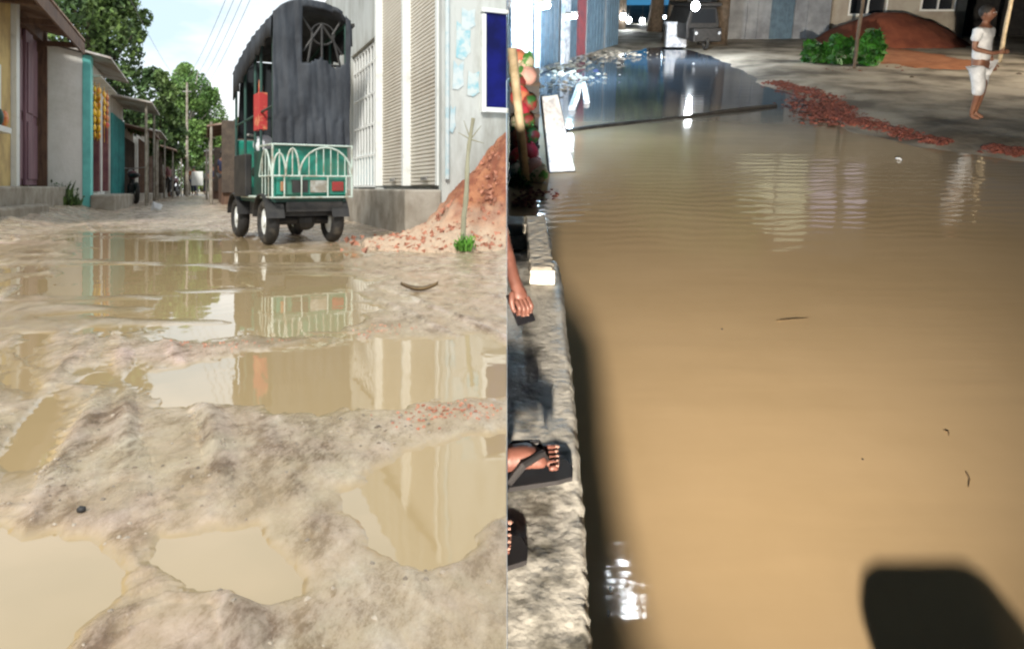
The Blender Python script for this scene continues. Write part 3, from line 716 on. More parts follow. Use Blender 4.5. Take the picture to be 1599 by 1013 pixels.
def motorbike(mtx, label):
    r = empty('parked_motorbike', mtx, label, 'motorbike')
    for y in (-.62, .62):
        t_ = MB(); torus(t_, (0, y, .29), .24, .05); w = t_.build('wheel', M['rubber'], r, smooth=True)
        h = MB(); h.tube([(-.05, y, .29), (.05, y, .29)], .05, 8)
        for k in range(6): a = k*math.pi/6; h.tube([(0, y-.21*math.cos(a), .29-.21*math.sin(a)), (0, y+.21*math.cos(a), .29+.21*math.sin(a))], .006, 4)
        h.build('rim', M['greymetal'], w)
    b = MB(); b.tube([(0,-.62,.29),(0,-.2,.45),(0,.3,.72),(0,.42,.85)], .03, 7); b.tube([(0,.62,.29),(0,.42,.9)], .03, 7); b.box((-.12,-.15,.25),(.12,.25,.5)); b.build('frame', M['black'], r)
    b = MB(); b.blob((0,.12,.78), (.13,.25,.12)); b.build('fuel_tank', M['maroon'], r, smooth=True)
    b = MB(); b.blob((0,-.35,.76), (.12,.38,.07)); b.build('saddle', M['black'], r, smooth=True)
    b = MB(); b.tube([(-.34,.34,1.0),(-.1,.42,.96),(.1,.42,.96),(.34,.34,1.0)], .015, 6); b.build('handlebar', M['greymetal'], r)
    b = MB(); b.blob((0,.52,.85), (.08,.06,.08)); b.build('headlight', M['plate'], r, smooth=True)
p = P(208, 0, 19.2); motorbike(T((p.x, p.y, .05)) @ Matrix.Rotation(R(35), 4, 'Z'), 'dark motorbike parked against the shop beside the tin awning')
p = P(272, 0, 34); motorbike(T((p.x, p.y, .05)) @ Matrix.Rotation(R(10), 4, 'Z'), 'second motorbike parked farther down the shop row')

# weeds at the foot of the pale gable
def weeds(c, rr, n, size, seed, label, mtx=Matrix(), m='leafbright', name='weed_clump', cat='weeds'):
    rng = random.Random(seed); mb = MB()
    for i in range(n):
        a = rng.uniform(0, 6.28); d = rng.random()**.6; b = Vector((c[0]+rr[0]*d*math.cos(a), c[1]+rr[1]*d*math.sin(a), c[2]))
        h = rr[2]*rng.uniform(.4, 1)*(1.15-.6*d); lean = Vector((rng.uniform(-.4,.4), rng.uniform(-.4,.4), 1)).normalized()
        tip = b+lean*h; side = lean.cross(Vector((math.cos(a*7), math.sin(a*7), 0))).normalized()*size
        mid = b+lean*h*.6+Vector((rng.uniform(-1,1), rng.uniform(-1,1), 0))*size*.4
        mb.add([b-side*.15, b+side*.15, mid+side*.5, tip, mid-side*.5], [(0,1,2,3,4)])
        for k in range(2):
            q = b+lean*h*rng.uniform(.3, .95); o = Vector((rng.uniform(-1,1), rng.uniform(-1,1), rng.uniform(-.2,.8))).normalized()*size*1.6; s2 = o.cross(lean).normalized()*size*.4
            mb.add([q, q+o*.5+s2, q+o, q+o*.5-s2], [(0,1,2,3)])
    me = bpy.data.meshes.new(name); me.from_pydata(mb.v, [], mb.f); me.materials.append(M[m])
    o = bpy.data.objects.new(name, me); C.objects.link(o); o.matrix_world = mtx; tag(o, label, cat); return o
p = P(96, 0, 13.0); weeds((p.x, 13.0, .12), (.35, .25, .55), 120, .05, 3, 'scrubby green weeds at the foot of the pale gable wall', m='leafdark')

M['railing'] = mat('railing_paint', (.46, .55, .50), .5, (.26, .22, .16), 9, lo=.48, hi=.66)
M['redlight'] = mat('tail_red', (.30, .02, .02), .3, (.16, .03, .02), 9)
M['orangelight'] = mat('tail_orange', (.32, .16, .08), .4)
M['plate'] = mat('grimy_plate', (.42, .44, .42), .6, (.22, .20, .16), 12)
# --- the three-wheeler
def three_wheeler():
    rp = P(426, 385, 5.72); yaw = R(33)
    base = Vector((rp.x, rp.y, .0))
    W_ = .63
    m = T(base) @ Matrix.Rotation(yaw, 4, 'Z') @ T((W_/2, 0, 0))
    r = empty('three_wheeler', m, 'green electric three-wheeler with black canvas hood seen from behind at the puddle', 'three-wheeler')
    h = W_/2
    # hood profile along y (rear 0 to front)
    def roofz(y): return 2.02 - .10*y - .16*max(0, y-.5)**1.5
    ys = [0, .2, .45, .7, .95, 1.2, 1.4]
    roof = MB(); vs = []; fs = []; nx = 9
    for y in ys:
        for i in range(nx):
            t = -1+2*i/(nx-1); x = (h+.03)*t; z = roofz(y) - .13*abs(t)**3
            if abs(t) == 1: z = roofz(y)-.16
            vs.append((x, y-.03, z))
    for a in range(len(ys)-1):
        for i in range(nx-1): fs.append((a*nx+i, a*nx+i+1, (a+1)*nx+i+1, (a+1)*nx+i))
    roof.add(vs, fs); o = roof.build('hood', M['canvas'], r, smooth=True); so_ = o.modifiers.new('t', 'SOLIDIFY'); so_.thickness = .015
    # side valance of the hood
    for sx in (-1, 1):
        v = MB(); vs = []; fs = []; n = 28
        for i in range(n+1):
            y = 1.37*i/n; wob = .008*math.sin(i*1.9); zb = roofz(y)-.30-.10*math.sin(min(1, y/1.37)*math.pi*.5)-.03*(i % 4 == 0)
            vs += [(sx*(h+.03)+wob, y-.03, roofz(y)-.155), (sx*(h+.035)+wob*1.5, y-.03, zb)]
        for i in range(n): fs.append((2*i, 2*i+1, 2*i+3, 2*i+2))
        v.add(vs, fs); o = v.build('valance', M['canvas'], r, smooth=True); q = o.modifiers.new('t', 'SOLIDIFY'); q.thickness = .012
    # rear curtain with the window opening (grid with hole, folds)
    cur = MB(); nx, nz = 44, 60; vs = {}; z0 = .82
    wx0, wx1, wz0, wz1 = -.10, h-.045, 1.52, 1.955
    def cz(x): return 2.035 - .13*abs(x/h)**3
    idx = {}
    for i in range(nx+1):
        for j in range(nz+1):
            x = -h-.01 + (2*h+.02)*i/nx; z = z0+(cz(min(h, max(-h, x)))-z0)*j/nz
            y = -.035 + .006*math.sin(i*.62+1.4*math.sin(j*.15)) + .004*math.sin(i*1.7+j*.12) + .018*mnoise.noise(Vector((x*11, z*4, 3))) + .035*mnoise.noise(Vector((x*5, z*2.2, 0)))
            if z < 1.05: y += .010*math.sin(i*1.1)
            idx[(i, j)] = len(cur.v); cur.v.append((x, y, z))
    for i in range(nx):
        for j in range(nz):
            x, _, z = cur.v[idx[(i, j)]]
            xa = x + .0; low = wz0 + .03*math.sin(x*25)
            if wx0 < xa < wx1 and low < z < wz1: continue
            cur.f.append((idx[(i,j)], idx[(i+1,j)], idx[(i+1,j+1)], idx[(i,j+1)])); cur.mi.append(0)
    # the side return of the curtain
    o = cur.build('rear_curtain', M['canvas'], r, smooth=True); q = o.modifiers.new('t', 'SOLIDIFY'); q.thickness = .008
    # metal lattice inside the window
    g = MB(); cx = .12; zc = 1.78
    for a, b in (((-.10, 1.95), (.02, zc)), ((.02, zc), (-.02, 1.53)), ((.29, 1.95), (.19, zc)), ((.19, zc), (.26, 1.53)), ((.10, 1.86), (.10, 1.53)), ((-.06, 1.62), (.10, 1.86)), ((.28, 1.62), (.10, 1.86))):
        g.tube([(a[0], .03, a[1]), (b[0], .03, b[1])], .011, 6)
    for k in range(16):
        a = 2*math.pi*k/16; b = 2*math.pi*(k+1)/16
        g.tube([(cx+.10*math.cos(a)-.01, .035, zc+.09*math.sin(a)), (cx+.10*math.cos(b)-.01, .035, zc+.09*math.sin(b))], .009, 5)
    g.tube([(-.13, .03, 1.52), (h-.02, .03, 1.52)], .012, 6); g.build('rear_lattice', M['black'], r)
    # tub
    t_ = MB(); t_.box((-h, 0, .40), (h, .03, .84)); t_.build('tail_panel', M['green'], r, bevel=.008)
    t_ = MB(); t_.box((-h, .031, .36), (-h+.03, .62, .80)); t_.box((h-.03, .031, .36), (h, .62, .80)); t_.box((-h, .62, .36), (-h+.03, 1.4, .48)); t_.box((h-.03, .62, .36), (h, 1.4, .48)); t_.box((-h+.03, .031, .36), (h-.03, 1.4, .40)); t_.build('body', M['darkgreen'], r, bevel=.006)
    n_ = MB(); n_.add([(-h, 1.4, .36), (h, 1.4, .36), (.16, 1.85, .40), (-.16, 1.85, .40), (-h, 1.4, .95), (h, 1.4, .95), (.17, 1.80, .90), (-.17, 1.80, .90)], [(0,3,2,1),(4,5,6,7),(0,1,5,4),(1,2,6,5),(2,3,7,6),(3,0,4,7)]); n_.build('cowl', M['green'], r, bevel=.03)
    ws = MB(); ws.add([(-h+.03, 1.42, .96), (h-.03, 1.42, .96), (h-.05, 1.37, 1.72), (-h+.05, 1.37, 1.72)], [(0,1,2,3)]); o = ws.build('windscreen', M['glass'], r); 
    # lower tail box, lights, plate
    t_ = MB(); t_.box((-h+.02, -.03, .42), (h-.02, -.001, .56)); t_.build('tail_box', M['green'], r, bevel=.006)
    for x0, x1, mm in ((h-.15, h-.05, 'redlight'), (-h+.05, -h+.09, 'orangelight')):
        l = MB(); l.box((x0, -.05, .45), (x1, -.031, .53)); l.build('tail_light', M[mm], r, bevel=.006)
    l = MB(); l.box((-.02, -.045, .44), (.12, -.031, .54)); l.build('number_plate', M['plate'], r)
    l = MB(); l.box((-.17, -.044, .44), (-.04, -.031, .54)); l.build('vent', M['black'], r)
    # white railing: bottom bar, mid bar, top bar, arch and uprights
    g = MB(); yb = -.065
    def bar(p, q, rr=.008): g.tube([p, q], rr, 6)
    xl, xr = -h-.02, h+.015
    for z in (.40, .575, .83):
        bar((xl, yb, z), (xr, yb, z), .008); bar((xl, yb, z), (xl, .35, z), .009); bar((xr, yb, z), (xr, .35, z), .009)
    for x in (xl, xr): bar((x, yb, .40), (x, yb, .83), .009)
    for k in range(20):
        def ap(t): return (-.06+.40*t, yb, .575+.235*math.sqrt(max(0, 1-(t)**2))) if False else None
    def arch(x0, x1, zt, n=14):
        pts = []
        for i in range(n+1):
            a = math.pi*(1-i/n); pts.append(((x0+x1)/2+(x1-x0)/2*math.cos(a), yb-.004, .575+(zt-.575)*math.sin(a)))
        g.tube(pts, .008, 6)
    arch(-.12, xr, .815); arch(-.23, -.12, .80); arch(xl, -.23, .76)
    for i in range(1, 7):
        x = -.10+(xr+.10)*i/7; zt = .575+.24*math.sqrt(max(0, 1-((x-(xr-.10)/2)/((xr+.10)/2))**2)); bar((x, yb, .575), (x, yb, zt), .0045)
    for x in (-.175, -.28): bar((x, yb, .575), (x, yb, .79), .006)
    for x in (-.24, -.10, .12, .28): bar((x, yb, .40), (x, yb, .575), .006)
    # side arch of railing
    for sx in (xl, xr):
        pts = [(sx, yb+.02+.40*(i/12), .575+.22*math.sin(math.pi*i/12)) for i in range(13)]; g.tube(pts, .008, 6)
        for i in (3, 6, 9): bar((sx, yb+.02+.40*i/12, .40), (sx, yb+.02+.40*i/12, .575+.22*math.sin(math.pi*i/12)), .005)
    for sx in (xl, xr): bar((sx, .35, .40), (sx, 1.0, .40), .012)
    g.build('rear_railing', M['railing'], r)
    # hood posts and side rails
    g = MB()
    for sx in (-h+.01, h-.01):
        for y in (.02, .42, .62, 1.0, 1.38): g.tube([(sx, y, .45), (sx, y, roofz(y)-.14)], .013, 6)
        g.tube([(sx, .02, 1.15), (sx, 1.38, 1.08)], .010, 6); g.tube([(sx, .0, roofz(0)-.14), (sx, .7, roofz(.7)-.14), (sx, 1.38, roofz(1.38)-.14)], .014, 6)
    g.build('hood_frame', M['darkgreen'], r)
    # seats
    s = MB(); s.box((-h+.06, .12, .66), (h-.06, .42, .78)); s.box((-h+.06, .06, .78), (h-.06, .12, 1.15)); s.build('bench_seat', M['maroon'], r, bevel=.02)
    s = MB(); s.box((-.2, 1.0, .58), (.2, 1.22, .68)); s.build('driver_seat', M['black'], r, bevel=.02)
    g = MB(); g.tube([(-.2, 1.36, 1.0), (-.05, 1.46, .97), (.05, 1.46, .97), (.2, 1.36, 1.0)], .014, 6); g.build('handlebar', M['greymetal'], r)
    # undercarriage
    u = MB(); u.box((-h+.05, .08, .24), (h-.05, 1.0, .359)); u.tube([(-h+.05, .22, .20), (h-.05, .22, .20)], .035, 8); u.blob((.02, .22, .2), (.09, .09, .09)); u.box((-.2, 0.02, .28), (.28, .08, .36)); u.build('chassis', M['black'], r)
    # wheels
    wp = [(-h+.02, .22), (h-.06, .22), (-h+.03, 1.30), (h-.06, 1.30)]
    for (x, y) in wp:
        t_ = MB(); torus(t_, (x, y, .195), .148, .048, n=28, k=10, sq=1.15); w = t_.build('wheel', M['rubber'], r, smooth=True)
        hb = MB(); hb.tube([(x-.045, y, .195), (x+.045, y, .195)], .042, 12); hb.tube([(x-.030, y, .195), (x+.03, y, .195)], .118, 20)
        hb.build('rim', M['whitemetal'], w)
        fd = MB(); pts = []
        for i in range(11):
            a = math.pi*(.05+.9*i/10); pts.append((y+.235*math.cos(a), .195+.235*math.sin(a)))
        pin = [(y+.222*math.cos(math.pi*(.05+.9*i/10)), .195+.222*math.sin(math.pi*(.05+.9*i/10))) for i in range(10, -1, -1)]
        fd.prism(pts+pin, 'x', x-.075, x+.075); fd.build('mudguard', M['black'], r)
    # left side box
    b = MB(); b.box((-h-.06, .70, .40), (-h-.001, 1.15, .78)); b.build('side_box', M['black'], r, bevel=.01)
    return m
vm = three_wheeler()
def cargo():
    b = MB(); b.box((-.325, .40, .98), (-.255, .60, 1.30)); b.tube([(-.29, .44, 1.30), (-.29, .47, 1.42), (-.29, .53, 1.42), (-.29, .56, 1.30)], .008, 6)
    o = b.build('bag', M['red'], bevel=.03, mtx=vm); tag(o, 'red patterned bag hung inside the three-wheeler by its open side', 'bag')
    b = MB(); b.blob((-.22, .66, .86), (.09, .13, .09), 12, 9, .08); b.blob((-.25, .58, .84), (.06, .08, .07), 12, 9, .08)
    o = b.build('sack', M['whitecloth'], smooth=True, mtx=vm); tag(o, 'lumpy white sack on the three-wheeler floor under the red bag', 'sack')
cargo()

def heap_mat():
    m = M['sandday']; t = m.node_tree; b = t.nodes['Principled BSDF']; src = b.inputs['Base Color'].links[0].from_socket
    co = t.nodes.new('ShaderNodeTexCoord'); sp = t.nodes.new('ShaderNodeSeparateXYZ'); n = t.nodes.new('ShaderNodeTexNoise'); n.inputs['Scale'].default_value = 4
    ad = t.nodes.new('ShaderNodeMath'); ad.operation = 'MULTIPLY_ADD'; ad.inputs[1].default_value = -.5
    mr = t.nodes.new('ShaderNodeMapRange'); mr.inputs[1].default_value = .16; mr.inputs[2].default_value = -.12; mx = t.nodes.new('ShaderNodeMixRGB'); mx.inputs[2].default_value = (.46, .34, .24, 1)
    k = t.links.new; k(co.outputs['Object'], sp.inputs[0]); k(co.outputs['Object'], n.inputs['Vector']); k(n.outputs['Fac'], ad.inputs[0]); k(sp.outputs['Z'], ad.inputs[2]); k(ad.outputs[0], mr.inputs[0]); k(mr.outputs[0], mx.inputs[0]); k(src, mx.inputs[1]); k(mx.outputs[0], b.inputs['Base Color'])
heap_mat()
# --- heap of brick chips by the shop corner, the bamboo stake and weeds
def chip_heap():
    nx, ny = 90, 80; mb = MB(); idx = {}
    X0, X1, Y0_, Y1_ = -1.25, -.0058, 4.9, 7.35
    cx, cy = .18, 6.45
    for i in range(nx+1):
        for j in range(ny+1):
            x = X0+(X1-X0)*i/nx; y = Y0_+(Y1_-Y0_)*j/ny
            rx = abs(x-cx)/1.06; ry = abs(y-cy)/1.15; d = math.hypot(rx, ry)
            z = 1.22*max(0, 1-d)**1.12
            low = .22*max(0, 1-math.hypot((x+.35)/.9, (y-6.0)/.95))
            z = max(z, low)+.0
            if z > 0: z += .09*mnoise.noise(Vector((x*3.5, y*3.5, 0)))*min(1, z*5)+.04*abs(mnoise.noise(Vector((x*9, y*9, 2))))+.03*mnoise.noise(Vector((x*22, y*22, 3)))
            idx[(i, j)] = len(mb.v); mb.v.append((x, y, z if z > .012 else -.12))
    for i in range(nx):
        for j in range(ny):
            q = (idx[(i,j)], idx[(i+1,j)], idx[(i+1,j+1)], idx[(i,j+1)])
            if max(mb.v[k][2] for k in q) > 0: mb.f.append(q); mb.mi.append(0)
    r = empty('rubble_heap', Matrix(), 'steep heap of orange brick chips piled at the white shop corner', 'heap')
    mb.build('heap', M['sandday'], r, smooth=True)
    rng = random.Random(4); c = MB()
    for k in range(1300):
        x = rng.uniform(X0-.1, X1-.03); y = rng.uniform(Y0_-.2, 6.6)
        d = math.hypot((x-cx)/1.06, (y-cy)/1.15); z = max(1.22*max(0, 1-d)**1.12, .22*max(0, 1-math.hypot((x+.35)/.9, (y-6.0)/.95)))
        if z < .02 and rng.random() > .07: continue
        if z < .02: z = .05
        s = .006+.034*rng.random()**3; mt = Matrix.Rotation(rng.uniform(0, 3), 3, 'Z') @ Matrix.Rotation(rng.uniform(0, 3), 3, 'X')
        c.add([mt @ Vector(v)*s + Vector((x, y, z+.005)) for v in ((1,0,-.3),(-.5,.8,-.4),(-.6,-.8,-.3),(.1,0,.7))], [(0,1,3),(1,2,3),(2,0,3),(0,2,1)])
    me = bpy.data.meshes.new('chips'); me.from_pydata(c.v, [], c.f); me.materials.append(M['chip']); o = bpy.data.objects.new('chips', me); C.objects.link(o); o.parent = r; o['kind'] = 'stuff'
chip_heap()
def stake():
    a = P(722, 352, 5.15); b = P(738, 185, 5.25)
    r = empty('bamboo_stake', T((a.x, a.y, 0)), 'thin weathered bamboo stake stuck upright in front of the brick chips', 'stake')
    m = MB(); o0 = Vector((a.x, a.y, 0)); n = 12; pts = []; rs = []
    for i in range(n+1):
        t = i/n; p = a.lerp(b, t)+Vector((.008*math.sin(t*7), 0, 0)); 
        if i == 0: p.z = -.03
        pts.append(p-o0); rs.append(.019-.007*t+(.003 if i % 3 == 0 else 0))
    m.tube(pts, rs, 8); m.build('stem', M['bamboo'], r)
    m = MB(); p2 = a.lerp(b, .8)-o0
    for k, (dx, dz) in enumerate(((.08,.10),(-.09,.05),(.10,-.03),(-.05,.14))): m.tube([p2, p2+Vector((dx, -.02, dz))], [.006, .002], 5)
    m.build('twigs', M['bamboo'], r)
    weeds((a.x+.03, a.y-.03, .02), (.07, .06, .16), 60, .022, 8, 'tuft of bright green weeds at the foot of the bamboo stake')
stake()

# --- chips and stones on the mud
def hgt(x, y): return float(mud_height(np.array([x]), np.array([y]))[0])
def scatter(name, regions, n, smin, smax, m, seed, flat=.7):
    rng = random.Random(seed); c = MB(); pts = []
    for k in range(n):
        (x0, y0, x1, y1, sx, sy) = rng.choice(regions); t = rng.random()
        px = x0+(x1-x0)*t+rng.gauss(0, sx); py = y0+(y1-y0)*t+rng.gauss(0, sy)
        if not (4 < px < 785 and 340 < py < 1040): continue
        pts.append((G(px, py), rng.uniform(smin, smax)))
    H = mud_height(np.array([p[0].x for p in pts]), np.array([p[0].y for p in pts]))
    for (g, s), z in zip(pts, H):
        if z < .004: continue
        mt = Matrix.Rotation(rng.uniform(0, 6), 3, 'Z') @ Matrix.Rotation(rng.uniform(-.5, .5), 3, 'X'); z = max(z, 0)
        vv = [(1,.1,-.2),(.3,.9,-.3),(-.8,.6,-.3),(-.9,-.5,-.2),(.2,-.9,-.3),(.5,.2,.6),(-.4,.2,.7),(-.1,-.4,.6)]
        vv = [Vector((v[0]*rng.uniform(.8,1.2), v[1]*rng.uniform(.6,1.1), v[2]*flat)) for v in vv]
        c.add([mt @ v*s + Vector((g.x, g.y, z+s*.1)) for v in vv], [(0,1,5),(1,2,6,5),(2,3,6),(3,7,6),(3,4,7),(4,0,5,7),(5,6,7),(0,4,3,2,1)])
    me = bpy.data.meshes.new(name); me.from_pydata(c.v, [], c.f); me.materials.append(m)
    o = bpy.data.objects.new(name, me); C.objects.link(o); return o
o = scatter('brick_chips', [(400,528,560,520,40,7),(300,540,400,532,40,6),(700,640,790,640,30,16),(640,655,700,640,30,10),(560,520,640,515,20,5)], 300, .002, .006, M['chip'], 5)
tag(o, 'small pink brick chips strewn along the puddle edges', 'brick chips', kind='stuff')
o = scatter('gravel', [(150,345,240,345,60,8),(560,370,780,400,60,16),(100,800,600,960,160,60),(150,640,400,700,100,40),(30,700,120,780,40,40),(300,345,380,350,40,6),(560,640,640,680,60,20)], 520, .0015, .0055, M['stone'], 6)
tag(o, 'small grey stones and clods scattered over the wet mud', 'gravel', kind='stuff')
def husk():
    g = G(655, 458); z = hgt(g.x, g.y)+.004
    mb = MB(); n = 14; vs = []; 
    for i in range(n+1):
        t = -1+2*i/n; w = .028*(1-t*t)+.002; x = t*.085; zz = .028*t*t
        vs += [(x, -w, zz+.014), (x, 0, zz), (x, w, zz+.014)]
    fs = []
    for i in range(n):
        for k in range(2): fs.append((3*i+k, 3*i+k+1, 3*i+4+k, 3*i+3+k))
    mb.add(vs, fs); o = mb.build('dry_leaf', M['husk'], smooth=True, mtx=T((g.x, g.y, z)) @ Matrix.Rotation(R(4), 4, 'Z')); q = o.modifiers.new('t', 'SOLIDIFY'); q.thickness = .004
    tag(o, 'curled dark dry leaf lying on pale mud right of the large puddle', 'leaf')
    for px, py, s, lb in ((127, 811, .007, 'small dark pebble on the mud above the lower left puddle'), (308, 552, .02, None)):
        if lb:
            g = G(px, py); b = MB(); b.blob((0,0,s*.5), (s, s*.8, s*.7), 8, 6, .1); o = b.build('pebble', M['black'], smooth=True, mtx=T((g.x, g.y, hgt(g.x, g.y)))); tag(o, lb, 'pebble')
    g = P(243, 325, 13); b = MB(); b.add([(-.09,0,0),(.09,.0,0),(.11,.05,.10),(-.06,.02,.17),(0,-.02,.05)], [(0,1,4),(1,2,4),(2,3,4),(3,0,4)]); o = b.build('paper_scrap', M['whitecloth'], mtx=T((g.x, 13, .06))); tag(o, 'crumpled white paper scrap on the far edge of the road', 'litter'); q = o.modifiers.new('t', 'SOLIDIFY'); q.thickness = .004
husk()
# ================================================================== NIGHT SIDE (own level NM)
def NT(v, rz=0): return NM @ T(v) @ Matrix.Rotation(rz, 4, 'Z')
def nlamp(name, kind, loc, energy, col, size=.1, rot=None, spot=None, blend=1.0, falloff=None):
    l = bpy.data.lights.new(name, kind); l.energy = energy; l.color = col
    if kind in ('POINT', 'SPOT'): l.shadow_soft_size = size
    if kind == 'AREA': l.size = size
    if spot: l.spot_size = spot; l.spot_blend = blend
    if falloff:
        l.use_nodes = True; t = l.node_tree; e = t.nodes['Emission']; f = t.nodes.new('ShaderNodeLightFalloff'); f.inputs['Strength'].default_value = 1.0; f.inputs['Smooth'].default_value = 0
        t.links.new(f.outputs[falloff], e.inputs['Strength'])
    o = bpy.data.objects.new(name, l); C.objects.link(o)
    m = T(loc)
    if rot is not None: m = m @ (Vector(rot)-Vector(loc)).to_track_quat('-Z', 'Y').to_matrix().to_4x4()
    o.matrix_world = NM @ m; return o
# the warm lamp by the ledge that lights the flood water
LL = (.060, -.80, 1.30)
nlamp('lamp_by_ledge', 'SPOT', LL, 560, (1, .87, .71), .045, (4.6, 15.0, 0.15), R(62), 1.0, 'Linear')
nlamp('far_path_lamp', 'SPOT', (.075, -1.25, 1.34), 9, (1, .85, .64), .09, (1.3, 3.8, 0.0), R(96), 1.0, 'Linear')  # soft fill added behind the camera, not a lamp of the street
# warm lamp over the far yard on the right
nlamp('yard_lamp', 'SPOT', (14.5, 14.5, 5.5), 1700, (1, .85, .66), .10, (10.2, 17.0, 0), R(105), .8)
# cold shop lamps
COLD = (.55, .80, 1.0)
nlamp('shop_lamp', 'POINT', NY(846, 22, 10.5), 190, COLD, .06)
nlamp('shop_lamp', 'POINT', NY(893, 36, 16), 320, COLD, .06)
nlamp('stall_lamp', 'POINT', NY(1086, 22, 20), 330, (.85, .93, 1), .06)

M['nwater'] = mat('flood_water', (.42, .312, .185), .05, (.38, .28, .16), .5, spec=.5)
def fix_water():
    m = M['nwater']; t = m.node_tree; b = t.nodes['Principled BSDF']; b.inputs['IOR'].default_value = 1.33
    co = t.nodes.new('ShaderNodeTexCoord')
    n = t.nodes.new('ShaderNodeTexNoise'); n.inputs['Scale'].default_value = 1.6; n.inputs['Detail'].default_value = 3
    mpn = t.nodes.new('ShaderNodeMapping'); mpn.inputs['Scale'].default_value = (.55, 3.2, 1); mpn.inputs['Rotation'].default_value = (0, 0, R(4))
    n2 = t.nodes.new('ShaderNodeTexWave'); n2.wave_type = 'BANDS'; n2.bands_direction = 'Y'; n2.inputs['Scale'].default_value = 2.0; n2.inputs['Distortion'].default_value = 9; n2.inputs['Detail'].default_value = 2; n2.inputs['Detail Scale'].default_value = .6
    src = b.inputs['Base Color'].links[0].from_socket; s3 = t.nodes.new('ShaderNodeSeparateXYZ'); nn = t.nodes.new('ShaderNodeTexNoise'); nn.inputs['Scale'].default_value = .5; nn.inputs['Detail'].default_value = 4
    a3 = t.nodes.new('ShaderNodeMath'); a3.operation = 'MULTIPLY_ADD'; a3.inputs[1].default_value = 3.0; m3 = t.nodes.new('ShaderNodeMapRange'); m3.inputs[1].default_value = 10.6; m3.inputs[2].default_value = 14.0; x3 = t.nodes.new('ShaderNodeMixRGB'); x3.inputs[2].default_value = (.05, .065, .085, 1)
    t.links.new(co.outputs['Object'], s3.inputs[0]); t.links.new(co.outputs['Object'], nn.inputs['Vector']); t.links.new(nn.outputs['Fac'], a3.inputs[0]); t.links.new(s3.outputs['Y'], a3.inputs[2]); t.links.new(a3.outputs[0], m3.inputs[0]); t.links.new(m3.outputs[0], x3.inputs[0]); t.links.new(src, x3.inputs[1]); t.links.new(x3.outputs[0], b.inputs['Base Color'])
    # ripples only in the reach in front of the brick bank
    sp = t.nodes.new('ShaderNodeSeparateXYZ'); mr = t.nodes.new('ShaderNodeMapRange'); mr.inputs[1].default_value = 4.9; mr.inputs[2].default_value = 6.2; mr.inputs[4].default_value = .55; mr.clamp = True
    mr2 = t.nodes.new('ShaderNodeMapRange'); mr2.inputs[1].default_value = 9.4; mr2.inputs[2].default_value = 7.6; mr2.clamp = True
    mul = t.nodes.new('ShaderNodeMath'); mul.operation = 'MULTIPLY'; mul2 = t.nodes.new('ShaderNodeMath'); mul2.operation = 'MULTIPLY'; ad = t.nodes.new('ShaderNodeMath'); ad.operation = 'MULTIPLY_ADD'; ad.inputs[1].default_value = 1.0
    lk = t.links.new
    lk(co.outputs['Object'], mpn.inputs[0]); lk(mpn.outputs[0], n.inputs['Vector']); lk(co.outputs['Object'], n2.inputs['Vector']); lk(co.outputs['Object'], sp.inputs[0])
    lk(sp.outputs['Y'], mr.inputs[0]); lk(sp.outputs['Y'], mr2.inputs[0]); lk(mr.outputs[0], mul.inputs[0]); lk(mr2.outputs[0], mul.inputs[1]); lk(mul.outputs[0], mul2.inputs[0]); lk(n2.outputs['Fac'], mul2.inputs[1])
    lk(n.outputs['Fac'], ad.inputs[0]); lk(mul2.outputs[0], ad.inputs[2])
    bp = t.nodes.new('ShaderNodeBump'); bp.inputs['Strength'].default_value = .12; bp.inputs['Distance'].default_value = .022
    lk(ad.outputs[0], bp.inputs['Height']); lk(bp.outputs[0], b.inputs['Normal'])
fix_water()
M['nearth'] = mat('night_earth', (.09, .075, .055), .7, (.36, .325, .265), .7, .8, 9, lo=.38, hi=.58)
M['redsand'] = mat('red_sand', (.20, .055, .025), .95, (.13, .032, .015), 2, .8, 12)
M['redchips'] = mat('red_bricks', (.10, .026, .018), .9, (.17, .05, .032), 8, .6, 30, island=.4)
M['nwall'] = mat('night_plaster', (.40, .37, .31), .85, (.26, .22, .18), .9, .3, 8, lo=.42, hi=.66)
M['ngrey'] = mat('grey_render', (.26, .28, .30), .85, (.15, .16, .18), 1.2, .2, 8)
M['ndoor'] = mat('blue_grey_door', (.09, .15, .20), .5, (.06, .10, .14), 5)
M['reddoor'] = mat('red_door', (.16, .05, .065), .5, (.24, .05, .06), 4)
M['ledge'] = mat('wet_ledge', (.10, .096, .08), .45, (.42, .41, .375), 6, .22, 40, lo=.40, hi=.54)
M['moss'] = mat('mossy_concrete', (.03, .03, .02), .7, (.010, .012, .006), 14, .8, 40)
M['plastercap'] = mat('white_cap', (.62, .59, .52), .75, (.48, .44, .37), 14, .18, 40)
M['tarp'] = mat('white_tarp', (.72, .75, .80), .25, (.42, .45, .52), 7, .8, 9, lo=.45, hi=.6)

